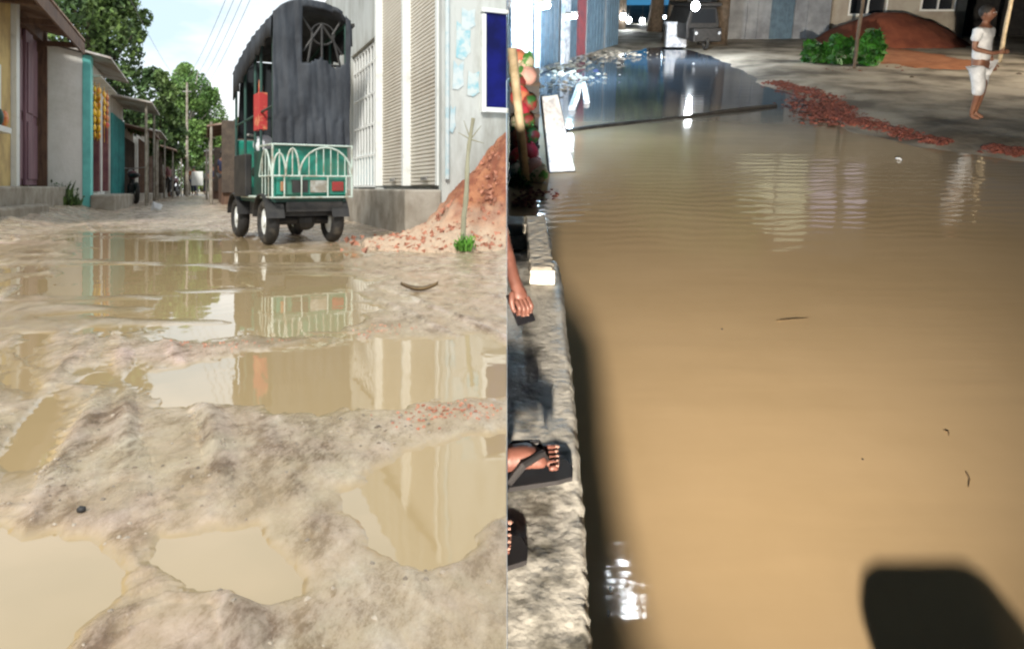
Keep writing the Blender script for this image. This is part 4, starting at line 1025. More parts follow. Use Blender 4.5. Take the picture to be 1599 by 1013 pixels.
# flood water, with the near yard/bank rising out of it
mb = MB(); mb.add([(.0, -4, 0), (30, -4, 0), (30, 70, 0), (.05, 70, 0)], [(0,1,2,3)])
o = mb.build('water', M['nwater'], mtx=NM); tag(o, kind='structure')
mb = MB(); mb.add([(.02, -8, -.5), (50, -8, -.5), (50, 92, -.5), (.05, 92, -.5)], [(0,1,2,3)])
o = mb.build('terrain', M['nearth'], mtx=NM); tag(o, kind='structure')
SHORE = [(1188,118),(1206,134),(1250,146),(1288,160),(1300,186),(1345,204),(1395,214),(1448,228),(1520,236),(1599,247),(1800,262)]
SH = [NG(*p) for p in SHORE]
def bank():
    # ground sheet right of / beyond the shoreline, rising from below the water
    poly = [(p.x, p.y) for p in SH] + [(40, SH[-1].y-.5), (40, 80), (.2, 80), (.2, NG(830, 96).y)] + [(NG(x, y).x, NG(x, y).y) for x, y in ((850,94),(960,84),(1010,74),(1060,72),(1120,88),(1150,100))]
    xs = np.concatenate([np.arange(.1, 16, .09), np.arange(16, 40, .6)]); ys = np.concatenate([np.arange(6, 22, .09), np.arange(22, 80, .5)])
    Xg, Yg = np.meshgrid(xs, ys)
    d = sdist(Xg + .25*fbm(Xg*1.3, Yg*1.3, 4, 2), Yg + .35*fbm(Xg*1.1, Yg*1.1, 4, 6), poly, 1.0)
    z = np.clip(.02+d*.10, -.3, .10) + np.clip(d-1, 0, 10)*.004 + np.where(d > 0, 1, .3)*(.035*fbm(Xg*2, Yg*2, 5, 9)+.02*fbm(Xg*8, Yg*8, 3, 19))
    nr, nc = Xg.shape; v = np.stack([Xg, Yg, z], -1).reshape(-1, 3); i = np.arange(nr*nc).reshape(nr, nc)
    f = np.stack([i[:-1,:-1], i[:-1,1:], i[1:,1:], i[1:,:-1]], -1).reshape(-1, 4)
    me = bpy.data.meshes.new('bank'); me.from_pydata(v.tolist(), [], f.tolist()); me.polygons.foreach_set('use_smooth', [True]*len(f)); me.materials.append(M['nearth'])
    o = bpy.data.objects.new('ground', me); C.objects.link(o); o.matrix_world = NM; tag(o, kind='structure')
bank()
def rock(rng, s, fl=.6):
    vv = [(1,.1,-.2),(.3,.9,-.3),(-.8,.6,-.3),(-.9,-.5,-.2),(.2,-.9,-.3),(.5,.2,.6),(-.4,.2,.7),(-.1,-.4,.6)]
    mt = Matrix.Rotation(rng.uniform(0, 6), 3, 'Z') @ Matrix.Rotation(rng.uniform(-.4, .4), 3, 'X')
    return [mt @ Vector((v[0]*rng.uniform(.8,1.3), v[1]*rng.uniform(.6,1.1), v[2]*fl))*s for v in vv], [(0,1,5),(1,2,6,5),(2,3,6),(3,7,6),(3,4,7),(4,0,5,7),(5,6,7),(0,4,3,2,1)]
def nscatter(name, segs, n, smin, smax, m, seed, z=.03, label=''):
    rng = random.Random(seed); c = MB()
    for k in range(n):
        (a, b, wd) = rng.choice(segs); A = NG(*a); B = NG(*b); t = rng.random(); nn = (B-A).cross(Vector((0,0,1))).normalized()
        p = A.lerp(B, t)+nn*rng.gauss(0, wd)+Vector((0, 0, z+max(0, .06-.05*rng.random()))); s = rng.uniform(smin, smax)
        if p.x < .05: continue
        vs, fs = rock(rng, s); c.add([v+p for v in vs], fs)
    me = bpy.data.meshes.new(name); me.from_pydata(c.v, [], c.f); me.materials.append(m); o = bpy.data.objects.new(name, me); C.objects.link(o); o.matrix_world = NM
    tag(o, label, 'rubble', kind='stuff'); return o
nscatter('brick_rubble', [((1208,130),(1290,152),.14),((1292,152),(1330,192),.30),((1310,165),(1350,200),.35),((1340,190),(1448,220),.16),((1448,222),(1480,228),.07),((1540,234),(1599,244),.10)], 6000, .015, .05, M['redchips'], 3, .0, 'broken red bricks laid along the edge of the flood water')
nscatter('brick_dust', [((1400,95),(1500,92),.5),((1380,110),(1500,105),.4),((1300,118),(1480,112),.3)], 400, .02, .05, M['redchips'], 8, .05, 'loose red brick bits strewn in front of the red sand heap')
nscatter('rubble', [((845,125),(900,104),.35),((860,145),(925,120),.3),((900,92),(1000,84),.5),((840,110),(960,88),.6)], 260, .03, .09, M['nearth'], 5, .03, 'pale broken concrete and rubbish lying before the left shops')

# big red sand heap
def sand_heap():
    r = empty('sand_heap', NM, 'big dark red sand heap under the two barred windows', 'heap')
    yb = NG(1400, 82).y; x0 = NG(1300, 80).x; x1 = NG(1545, 80).x; cx = (x0+x1)/2; n1, n2 = 80, 30; mb = MB(); idx = {}
    ht = NY(1420, 20, yb+2.0).z
    for i in range(n1+1):
        for j in range(n2+1):
            u = -1+2*i/n1; v = -1+2*j/n2; x = cx+u*(x1-x0)/2*1.05; y = yb+2.0+v*2.2
            d = math.hypot(abs(u)**1.25, v); z = ht*1.08*max(0, 1-d**1.35)
            if z > 0: z += .12*mnoise.noise(Vector((x*.9, y*.9, 1)))+.04*mnoise.noise(Vector((x*4, y*4, 1)))
            z = min(z, ht+.05*mnoise.noise(Vector((x*2, y*2, 5))))
            idx[(i,j)] = len(mb.v); mb.v.append((x, y, z if z > 0 else -.05))
    for i in range(n1):
        for j in range(n2): mb.f.append((idx[(i,j)], idx[(i+1,j)], idx[(i+1,j+1)], idx[(i,j+1)])); mb.mi.append(0)
    mb.build('heap', M['redsand'], r, smooth=True)
    a = MB(); n1, n2 = 50, 20; idx = {}
    xa = NG(1365, 110).x; xb = NG(1520, 100).x; ya = NG(1440, 118).y
    for i in range(n1+1):
        for j in range(n2+1):
            u = -1+2*i/n1; v = -1+2*j/n2; x = (xa+xb)/2+u*(xb-xa)/2; y = ya+4+v*4.2; z = .11+.14*max(0, 1-math.hypot(u, v))+.03*mnoise.noise(Vector((x*2, y*2, 1)))
            idx[(i,j)] = len(a.v); a.v.append((x, y, z if math.hypot(u, v) < 1 else -.05))
    for i in range(n1):
        for j in range(n2): a.f.append((idx[(i,j)], idx[(i+1,j)], idx[(i+1,j+1)], idx[(i,j+1)])); a.mi.append(0)
    M['redspill'] = mat('red_spill', (.36, .15, .07), .95, (.24, .09, .04), 3, .8, 12)
    a.build('spilled_sand', M['redspill'], r, smooth=True)
sand_heap()

# yard buildings on the right
YB = NG(1400, 76).y+3.2
def nx(px, y, py=30): return NY(px, py, y).x
def nz(py, y, px=1300): return NY(px, py, y).z
def yard_house():
    y = YB; x0 = nx(1298, y); x1 = nx(1506, y); r = empty('house', NT((x0, y, 0)), 'stained cream house with two dark windows behind the red sand heap', 'house')
    Wd = x1-x0; w = MB(); H = 5.2
    ops = [(nx(1325, y)-x0, nx(1380, y)-x0), (nx(1436, y)-x0, nx(1486, y)-x0)]
    zs = [(nz(22, y), nz(22, y)+1.5), (nz(15, y), nz(15, y)+1.3)]
    xs = [0, ops[0][0], ops[0][1], ops[1][0], ops[1][1], Wd]
    w.box((xs[0], 0, 0), (xs[1], .25, H)); w.box((xs[2], 0, 0), (xs[3], .25, H)); w.box((xs[4], 0, 0), (xs[5], .25, H))
    for (a, b), (z0, z1) in zip(ops, zs): w.box((a, 0, 0), (b, .25, z0)); w.box((a, 0, z1), (b, .25, H))
    w.box((0, .26, 0), (Wd, 6, H)); w.build('wall', M['nwall'], r)
    for (a, b), (z0, z1) in zip(ops, zs):
        f = MB(); f.box((a-.06, -.04, z0-.07), (b+.06, -.003, z0)); f.box((a-.06, -.04, z1), (b+.06, -.003, z1+.07)); f.box((a-.06, -.04, z0), (a, -.003, z1)); f.box((b, -.04, z0), (b+.06, -.003, z1)); f.box(((a+b)/2-.03, -.03, z0), ((a+b)/2+.03, .03, z1))
        o = f.build('window', M['whitemetal'], r)
        g = MB(); g.box((a, .12, z0), (b, .15, z1)); g.build('pane', M['glass'], o)
    rf = MB(); corr(rf, -.4, Wd+.4, -.8, H-.1, 6.3, H+.8, n=60, amp=.04, th=.02); rf.build('roof', M['rust'], r)
yard_house()
EW = emis('lit_window', (.62, .64, .46), .6); EW2 = emis('lit_curtain', (.56, .50, .62), .65)
def grey_house():
    y = NG(1200, 66).y; x0 = nx(1128, y); x1 = nx(1296, y); r = empty('house', NT((x0, y, 0)), 'grey rendered house with a barred blue door left of the bushes', 'house')
    Wd = x1-x0; w = MB(); H = 4.6; a, b = nx(1203, y)-x0, nx(1240, y)-x0
    w.box((0, 0, 0), (a, .2, H)); w.box((b, 0, 0), (Wd, .2, H)); w.box((a, 0, 3.0), (b, .2, H)); w.box((0, .21, 0), (Wd, 6, H)); w.build('wall', M['ngrey'], r)
    d = MB(); d.box((a, .08, 0.0), (b, .12, 3.0)); 
    for k in range(7): x = a+.04+(b-a-.08)*k/6; d.box((x-.02, .05, .0), (x+.02, .079, 3.0))
    for z in (.7, 1.4, 2.1, 2.8): d.box((a, .04, z-.03), (b, .049, z+.03))
    d.build('door', M['ndoor'], r)
    p = MB()
    for px in (1168, 1185, 1262): x = nx(px, y)-x0; p.box((x-.06, -.06, 0), (x+.06, -.002, H))
    p.build('pilasters', M['ngrey'], r)
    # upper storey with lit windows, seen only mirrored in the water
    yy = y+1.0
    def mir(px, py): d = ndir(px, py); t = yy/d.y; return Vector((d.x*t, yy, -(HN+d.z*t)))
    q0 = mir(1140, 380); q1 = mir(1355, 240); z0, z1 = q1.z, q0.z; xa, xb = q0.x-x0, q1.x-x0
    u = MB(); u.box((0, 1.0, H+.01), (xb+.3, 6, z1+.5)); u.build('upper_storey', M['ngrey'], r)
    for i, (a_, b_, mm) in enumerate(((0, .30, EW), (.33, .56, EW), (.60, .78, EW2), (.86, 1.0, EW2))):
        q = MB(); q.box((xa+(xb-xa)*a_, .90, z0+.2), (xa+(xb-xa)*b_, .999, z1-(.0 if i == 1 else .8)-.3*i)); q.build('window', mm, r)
    rf = MB(); rf.box((-.3, -.5, H+.001), (Wd+.3, .99, H+.15)); rf.build('roof', M['ngrey'], r)
grey_house()
def dark_shed():
    y = YB+.6; x0 = nx(1508, y); x1 = nx(1640, y); r = empty('shed', NT((x0, y, 0)), 'black open-fronted shed behind the walking man', 'shed')
    b = MB(); b.box((0, 0, .35), (.15, 4, 4.5)); b.box((x1-x0-.15, 0, .35), (x1-x0, 4, 4.5)); b.box((.15, 3.8, .0), (x1-x0-.15, 4, 4.5)); b.build('wall', M['black'], r)
    b = MB(); b.box((-.2, -.4, 4.51), (x1-x0+.2, 4.2, 4.6)); b.build('roof', M['rust'], r)
    b = MB(); b.box((.16, .3, 0), (x1-x0-.16, .5, 1.9)); b.build('front_panel', M['black'], r)
dark_shed()
def bamboo_pole(px, py_base, rr, top, label, m, lean=0):
    g = NG(px, py_base, .1); r = MB(); n = 10
    pts = [(lean*i/n+.01*math.sin(i*2), 0, top*i/n) for i in range(n+1)]
    r.tube(pts, [rr*(1.08 if i % 2 else .95) for i in range(n+1)], 8)
    o = r.build('bamboo_pole', m, smooth=True, mtx=NT(g)); tag(o, label, 'pole')
M['palepole'] = mat('pale_pole', (.60, .50, .34), .6, (.40, .32, .2), 8)
bamboo_pole(1560, 99, .05, 3.6, 'pale upright bamboo pole just right of the walking man', M['palepole'])
bamboo_pole(1333, 108, .04, 3.6, 'thin dark pole standing among the bushes', M['bark'])
def bush(px, py, rx, ry, rz, n, seed, label, m='leafbright'):
    g = NG(px, py, .05); r = empty('bush', NT(g), label, 'bush', 'bushes before the yard houses')
    rng = random.Random(seed); cl = [(0, 0, rz*.35, rx*.6, ry*.6, rz*.4)]
    for k in range(12): a = rng.uniform(0, 6.28); q = rng.uniform(.3, .9); cl.append((rx*q*math.cos(a), ry*q*math.sin(a), rz*rng.uniform(.2, .55)+rz*.4*(1-q), rx*.22, ry*.22, rz*.2))
    meshq(leafcloud(cl, n, .11, seed), 'foliage', M[m], r)
    st = MB()
    for c in cl[:7]: st.tube([(0, 0, -.05), (c[0]*.4, c[1]*.4, c[2]*.6), c[:3]], [.025, .018, .008], 5)
    st.build('stems', M['bark'], r)
M['nleaf'] = mat('night_leaf', (.007, .045, .005), .5, (.03, .13, .012), 3, island=.6)
bush(1275, 101, .62, .5, .62, 1500, 4, 'lowest dark bush at the left in front of the grey house', 'nleaf')
bush(1312, 103, .55, .45, .85, 1600, 7, 'middle dark green bush between the low bush and the bright one', 'nleaf')
bush(1355, 106, .42, .42, 1.0, 1500, 6, 'brighter green leafy bush around the thin dark pole', 'nleaf')
# lumps and litter on the bank
def nblob(px, py, s, m, name, label, cat, z=.1, mtx=None):
    g = NG(px, py, z); b = MB(); rng = random.Random(px)
    vs, fs = rock(rng, s); b.add(vs, fs); o = b.build(name, m, mtx=NT(g+Vector((0, 0, s*.2)))); tag(o, label, cat)
nblob(1424, 122, .07, M['darkwood'], 'stone', 'small dark stone on the bank below the red sand', 'stone')
nblob(1591, 118, .09, M['darkwood'], 'stone', 'dark lump on the lit ground right of the man', 'stone')
nblob(1404, 250, .05, M['whitecloth'], 'paper_scrap', 'white crumpled scrap floating by the brick edge', 'litter', .0)
nblob(1083, 100, .05, M['whitecloth'], 'paper_scrap', 'pale scrap floating below the lit vehicle', 'litter', .0)
nblob(1127, 514, .008, M['black'], 'leaf_speck', 'tiny dark leaf speck in the middle of the brown water', 'leaf', .0)
nblob(1347, 717, .006, M['black'], 'leaf_speck', 'tiny dark leaf speck low in the brown water', 'leaf', .0)
nblob(1309, 455, .007, M['husk'], 'leaf_speck', 'faint brown speck on the upper brown water', 'leaf', .0)
def twig(a, b, rr, label, m='husk'):
    A = NG(*a, .006); B = NG(*b, .006); mb = MB(); mb.tube([A, A.lerp(B, .5)+Vector((.01, 0, .004)), B], [rr, rr*.8, rr*.4], 6); o = mb.build('twig', M[m], mtx=NM); tag(o, label, 'twig')
twig((1509, 738), (1512, 760), .0035, 'short dark twig floating near the right side of the water')
twig((1213, 501), (1262, 497), .003, 'long faint twig floating across the middle of the water')
twig((1475, 672), (1481, 680), .003, 'tiny twig floating above the short dark one')
# black bar laid across the flood in place of a cast shadow line
A = NG(872, 207, .0); B = NG(1212, 165, .02); mb = MB(); mb.tube([A.lerp(B, i/10)+Vector((0, 0, .012*math.sin(i))) for i in range(11)], [.04-.001*i for i in range(11)], 8)
o = mb.build('floating_pole', M['black'], smooth=True, mtx=NM); tag(o, 'long dark pole floating across the flooded road', 'pole')
# semi-submerged dark tyre-like mat and lumps near the left stall
nblob(931, 113, .12, M['navy'], 'sack', 'dark blue bundle lying on the rubble by the left shops', 'sack', .05)

# left shops
def left_shops():
    A = NG(790.5, 122, .05); A.x = .02; B = NG(962, 72, .05)
    d = (B-A); d.z = 0; Ln = d.length; ang = math.atan2(d.y, d.x); base = Vector((A.x, A.y, 0))
    mtx = NT(base, ang)
    r = empty('shop_building', mtx, 'row building of lit night shops with shutters and a pale pillar along the left', 'shop')
    inv = (T(base) @ Matrix.Rotation(ang, 4, 'Z')).inverted()
    def lx(px):
        # where the vertical plane of the shop front meets the column px, near its foot
        best = None
        for k in range(400):
            u = Ln*k/399; p = base+Vector((math.cos(ang), math.sin(ang), 0))*u; q = NM @ (p+Vector((0, 0, .5))); x = PX0+F*q.x/q.y
            if best is None or abs(x-px) < best[0]: best = (abs(x-px), u)
        return best[1]
    H = 3.6
    w = MB(); w.box((0, 0, 0), (Ln+.0, .15, H)); w.build('wall', M['ngrey'], r)
    for a, b, mm, nm in ((794, 827, 'tarp', 'roller_shutter'), (834, 869, 'ndoor', 'door'), (881, 897, 'ndoor', 'door'), (900, 911, 'reddoor', 'door'), (916, 940, 'ndoor', 'door'), (945, 975, 'ndoor', 'door')):
        x0, x1 = lx(a), lx(b); q = MB(); q.box((x0, -.06, .1), (x1, -.001, 2.9))
        if nm == 'roller_shutter':
            for k in range(22): q.box((x0+.01, -.075, .12+.126*k), (x1-.01, -.061, .19+.126*k))
        else:
            for k in range(5): x = x0+(x1-x0)*(k+.5)/5; q.box((x-.01, -.08, .12), (x+.01, -.061, 2.85))
        q.build(nm, M[mm], r)
    for a, b in ((829, 833), (871, 880)):
        x0, x1 = lx(a), lx(b); q = MB(); q.box((x0, -.18, 0), (x1, -.081, 3.2)); q.build('pillar', M['tarp'], r)
    aw = MB(); corr(aw, .0, Ln, -1.3, 2.95, .1, 3.35, n=80, amp=.02); aw.build('awning', M['tin'], r)
left_shops()
TL = emis('tube_light', (.80, .92, 1.0), 26); BL = emis('bulb_light', (.9, .96, 1.0), 40); BL2 = emis('bulb_dim', (.75, .9, 1.0), 14)
def tube_light(px, py, Y, ln, rz, label):
    c = NY(px, py, Y); r = empty('tube_lamp', NT(c, rz), label, 'lamp', 'cold lamps of the night street')
    b = MB(); b.tube([(-ln/2, 0, 0), (ln/2, 0, 0)], .045, 10); b.build('tube', TL, r, smooth=True)
    b = MB(); b.box((-ln/2-.05, -.05, .055), (ln/2+.05, .05, .10)); b.box((-ln/2-.05, -.03, -.03), (-ln/2-.001, .03, .054)); b.box((ln/2+.001, -.03, -.03), (ln/2+.05, .03, .054)); b.build('fitting', M['whitemetal'], r)
tube_light(848, 10, 10.2, .62, R(75), 'brightest cold tube lamp under the awning nearest the white pillar')
tube_light(890, 27, 15.5, .9, R(70), 'second cold tube lamp above the red door')
tube_light(815, -2, 9, .5, R(75), 'tube lamp at the very top over the pale shutter')
def bulb(px, py, Y, rr, label, m=None):
    c = NY(px, py, Y); r = empty('bulb_lamp', NT(c), label, 'lamp', 'cold lamps of the night street')
    b = MB(); b.blob((0, 0, 0), (rr, rr, rr*1.2), 12, 9); b.build('bulb', m or BL, r, smooth=True)
    b = MB(); b.tube([(0, 0, rr*1.1), (0, 0, rr*2.2)], rr*.45, 8); b.tube([(0, 0, rr*2.2), (0, 0, rr*2.2+.5)], .008, 5); b.build('socket', M['black'], r)
bulb(973, 26, 33, .13, 'left one of the two far street bulbs'); bulb(982, 32, 33, .12, 'bulb just right of the left far street bulb'); bulb(1003, 33, 38, .13, 'right one of the far street bulbs')
bulb(1086, 10, 19.6, .11, 'bright bare bulb over the parked night vehicle')
bulb(1052, 20, 26, .05, 'dim bulb left of the lit stall', BL2); bulb(1038, 27, 30, .06, 'dim bulb hanging lower in the far trees', BL2)

# display of bundles by the near left: leaning post, striped bundles, wet white panel
def display():
    y0 = NG(815, 292, .05).y
    pc = [srgb(230,90,90), srgb(80,150,70), srgb(230,150,110), srgb(200,60,80), srgb(60,120,60), srgb(225,215,190), srgb(150,60,60), srgb(240,190,180)]
    ms = []
    for i, c in enumerate(pc):
        c2 = pc[(i*3+2) % len(pc)]; ms.append(mat('bundle_cloth_%d' % i, tuple(v*.75 for v in c), .5, tuple(v*.6 for v in c2), 9, .5, 20, lo=.48, hi=.54))
    cells = [(803,92,0),(822,98,1),(806,112,5),(824,118,7),(800,128,4),(812,152,0),(826,160,6),(815,172,3),(803,195,5),(822,190,4),(830,212,4),(812,215,2),(826,240,3),(834,262,7),(806,245,0),(818,262,5),(803,268,5),(841,272,5)]
    words = ['scarlet', 'green', 'cream', 'rose pink', 'leaf green', 'coral', 'wine red', 'magenta', 'ivory', 'mossy', 'emerald', 'peach', 'crimson', 'blush', 'orange red', 'straw', 'sand coloured', 'pale yellow']
    pos = ['at the top of the stack by the leaning post', 'at the top right of the stack', 'in the second row by the post', 'in the second row beside the pillar', 'in the third row against the post', 'in the fourth row by the post', 'in the fourth row at the pillar side', 'just below the fourth row', 'at mid height against the post', 'at mid height in the middle', 'at mid height at the panel side', 'below mid height by the post', 'below mid height by the white panel', 'low down beside the white panel', 'low down by the post', 'low down in the middle', 'in the bottom row by the post', 'in the bottom row by the white panel']
    rng = random.Random(2)
    for i, (px, py, k) in enumerate(cells):
        yy = y0+.35+(275-py)*.0035; c = NY(px, py, yy); r = MB(); s = .095
        r.blob((0, 0, 0), (s*rng.uniform(.9, 1.15), s, s*rng.uniform(.95, 1.25)), 14, 10, .03)
        r.tube([(0, 0, s), (.01, 0, s*1.35)], [.018, .03], 7)
        if c.x < s*1.2: c.x = s*1.2+.005
        o = r.build('bundle', ms[k], smooth=True, mtx=NT(c) @ Matrix.Rotation(rng.uniform(-.6, .6), 4, 'Y')); tag(o, words[i]+' cloth bundle '+pos[i], 'bundle', 'bundles stacked by the leaning post')
    rk = empty('display_rack', NT((0, y0+.62, 0)), 'dark upright board behind the coloured bundles', 'rack')
    b = MB(); b.box((.03, .30, 0), (.36, .33, 1.15)); b.build('back_panel', M['black'], rk)
    for z in (.25, .6, .95): b = MB(); b.box((.03, .26, z), (.37, .299, z+.04)); b.build('rail', M['darkwood'], rk)
    # leaning cream post
    A = NG(822, 292, .0); B = NY(791, 75, y0+.2); B.x = max(B.x, .05); b = MB(); b.tube([A, B], .045, 12); o = b.build('leaning_post', M['palepole'], smooth=True, mtx=NM); tag(o, 'pale smooth post leaning in front of the coloured bundles', 'post')
    # white wet panel
    r = empty('white_panel', NM, 'glaring white wet panel leaning beside the coloured bundles', 'panel')
    p = [NG(858, 270, .0), NG(897, 268, .0), NY(870, 150, NG(897, 268).y+.55), NY(846, 153, NG(858, 270).y+.55)]
    n = (p[1]-p[0]).cross(p[3]-p[0]).normalized()*.03; b = MB(); b.add([*p, *[q+n for q in p]], [(0,1,2,3),(4,7,6,5),(0,4,5,1),(1,5,6,2),(2,6,7,3),(3,7,4,0)]); b.build('sheet', M['tarp'], r)
    b = MB(); b.tube([p[0], p[3]], .022, 6); b.tube([p[1], p[2]], .018, 6); b.tube([p[0], p[1]], .022, 6); b.build('rim', M['black'], r)
    nlamp('panel_lamp', 'SPOT', NY(880, -60, y0-1.6), 190, COLD, .05, NY(872, 205, y0+.4), R(15), .6)  # cold spot added only to make the panel glare
    # pale streaks behind it, modelled in place of lamp reflections
    for i, (a, b_, w_) in enumerate((((893, 170), (905, 135), .07), ((916, 160), (912, 132), .06))):
        q = MB(); q.tube([NG(*a, .03), NG(*b_, .08)], w_, 5); o = q.build('wet_plank', M['tarp'], mtx=NM); tag(o, ['shiny wet plank lying behind the white panel', 'shorter wet plank right of the other one'][i], 'plank')
display()
weeds((NG(803, 288, .02).x+.05, NG(803, 288).y-.1, .02), (.12, .14, .14), 90, .03, 9, 'low green weeds at the foot of the leaning post', NM, 'nleaf')
nscatter('brick_bits', [((795,318),(860,302),.10),((800,326),(830,318),.06)], 120, .015, .03, M['redchips'], 31, .0, 'reddish brick bits at the water edge below the leaning post')

# parked night vehicle (auto rickshaw) under the bulb, trunk and stall
def night_rickshaw():
    y = NG(1090, 77, .05).y; x = NG(1095, 77, .05).x
    r = empty('parked_rickshaw', NT((x, y, .05), R(8)) @ Matrix.Scale(.86, 4), 'dark three-wheeled rickshaw parked under the bright bulb', 'rickshaw')
    b = MB(); b.prism([(-.62, .35), (.62, .35), (.66, .95), (.5, 1.55), (-.5, 1.55), (-.66, .95)], 'y', 0, 1.9); b.box((-.55, -.5, .3), (.55, -.001, .8)); b.build('body', M['black'], r, bevel=.05)
    b = MB(); b.add([(-.5, -.02, .96), (.5, -.02, .96), (.42, -.02, 1.48), (-.42, -.02, 1.48)], [(0,1,2,3)]); b.build('windscreen', M['glass'], r)
    b = MB(); b.box((-.62, -.2, 1.56), (.62, 2.0, 1.70)); b.build('hood', M['black'], r, bevel=.05)
    for sx in (-.45, .45):
        b = MB(); b.blob((sx, -.5, .62), (.06, .04, .06)); b.build('headlight', M['whitecloth'], r, smooth=True)
    for (a, c) in ((-.55, 1.5), (.55, 1.5), (0, -.35)):
        b = MB(); torus(b, (a, c, .25), .2, .06); b.build('wheel', M['rubber'], r, smooth=True)
night_rickshaw()
def trunk_tree(px, py, Y, rr, label, seed, crown):
    g = NG(px, py, .05); x, y = g.x, g.y
    tree((x, y, 0), [(x+c[0], y+c[1], c[2], c[3], c[3], c[4]) for c in crown], 4500, .22, M['leafdark'], [(x, y, 0), (x+.1, y, 2), (x-.1, y, 4.2)], [rr*1.5, rr, rr*.8], label, seed, mtx=NM)
trunk_tree(1121, 72, 0, .20, 'dark tree trunk right of the parked rickshaw', 21, [(0, 0, 6.2, 2.4, 1.8)])
trunk_tree(1052, 66, 0, .30, 'dark leaning tree left of the lit stall', 22, [(0, 0, 5.0, 1.5, 1.7), (-1.2, 1, 4.2, 1.1, 1.0)])
trunk_tree(1022, 52, 0, .25, 'far dark bushy tree beyond the end of the flooded road', 23, [(0, 0, 3.6, 2.6, 2.2), (-3, 2, 3.8, 2.2, 2.0)])
trunk_tree(965, 48, 0, .25, 'far dark tree behind the two far bulbs', 24, [(-1, 3, 4.5, 3.2, 2.8), (1.5, 3, 5.5, 2.8, 2.4)])
def lit_stall():
    g = NG(1070, 64, .05); r = empty('market_stall', NT(g, R(3)), 'brightly lit white stall behind the parked rickshaw', 'stall')
    b = MB(); b.box((0, 1.6, 0), (2.7, 1.7, 2.9)); b.box((0, .0, 0), (.1, 1.59, 2.9)); b.build('wall', M['tarp'], r)
    b = MB(); b.box((-.2, -.4, 2.95), (2.9, 1.8, 3.05)); b.build('roof', M['tin'], r)
    b = MB(); b.box((.15, .2, 0), (2.6, .9, .9)); b.build('counter', M['brownwood'], r)
    for k in range(6):
        b = MB(); x = .3+.42*k; b.blob((x, .5, 1.06), (.13, .12, .16)); b.build('jar', [M['red'], M['packet'], M['whitecloth']][k % 3], r, smooth=True)
lit_stall()
def low_wall():
    A = NG(1040, 74, .05); B = NG(1066, 76, .05); b = MB(); b.box((0, 0, 0), ((B-A).length, .3, .75)); b.box((-.05, -.05, .751), ((B-A).length+.05, .35, .83)); o = b.build('low_wall', M['tarp'], mtx=NT(A)); tag(o, 'short pale block left of the parked rickshaw', 'wall')
low_wall()

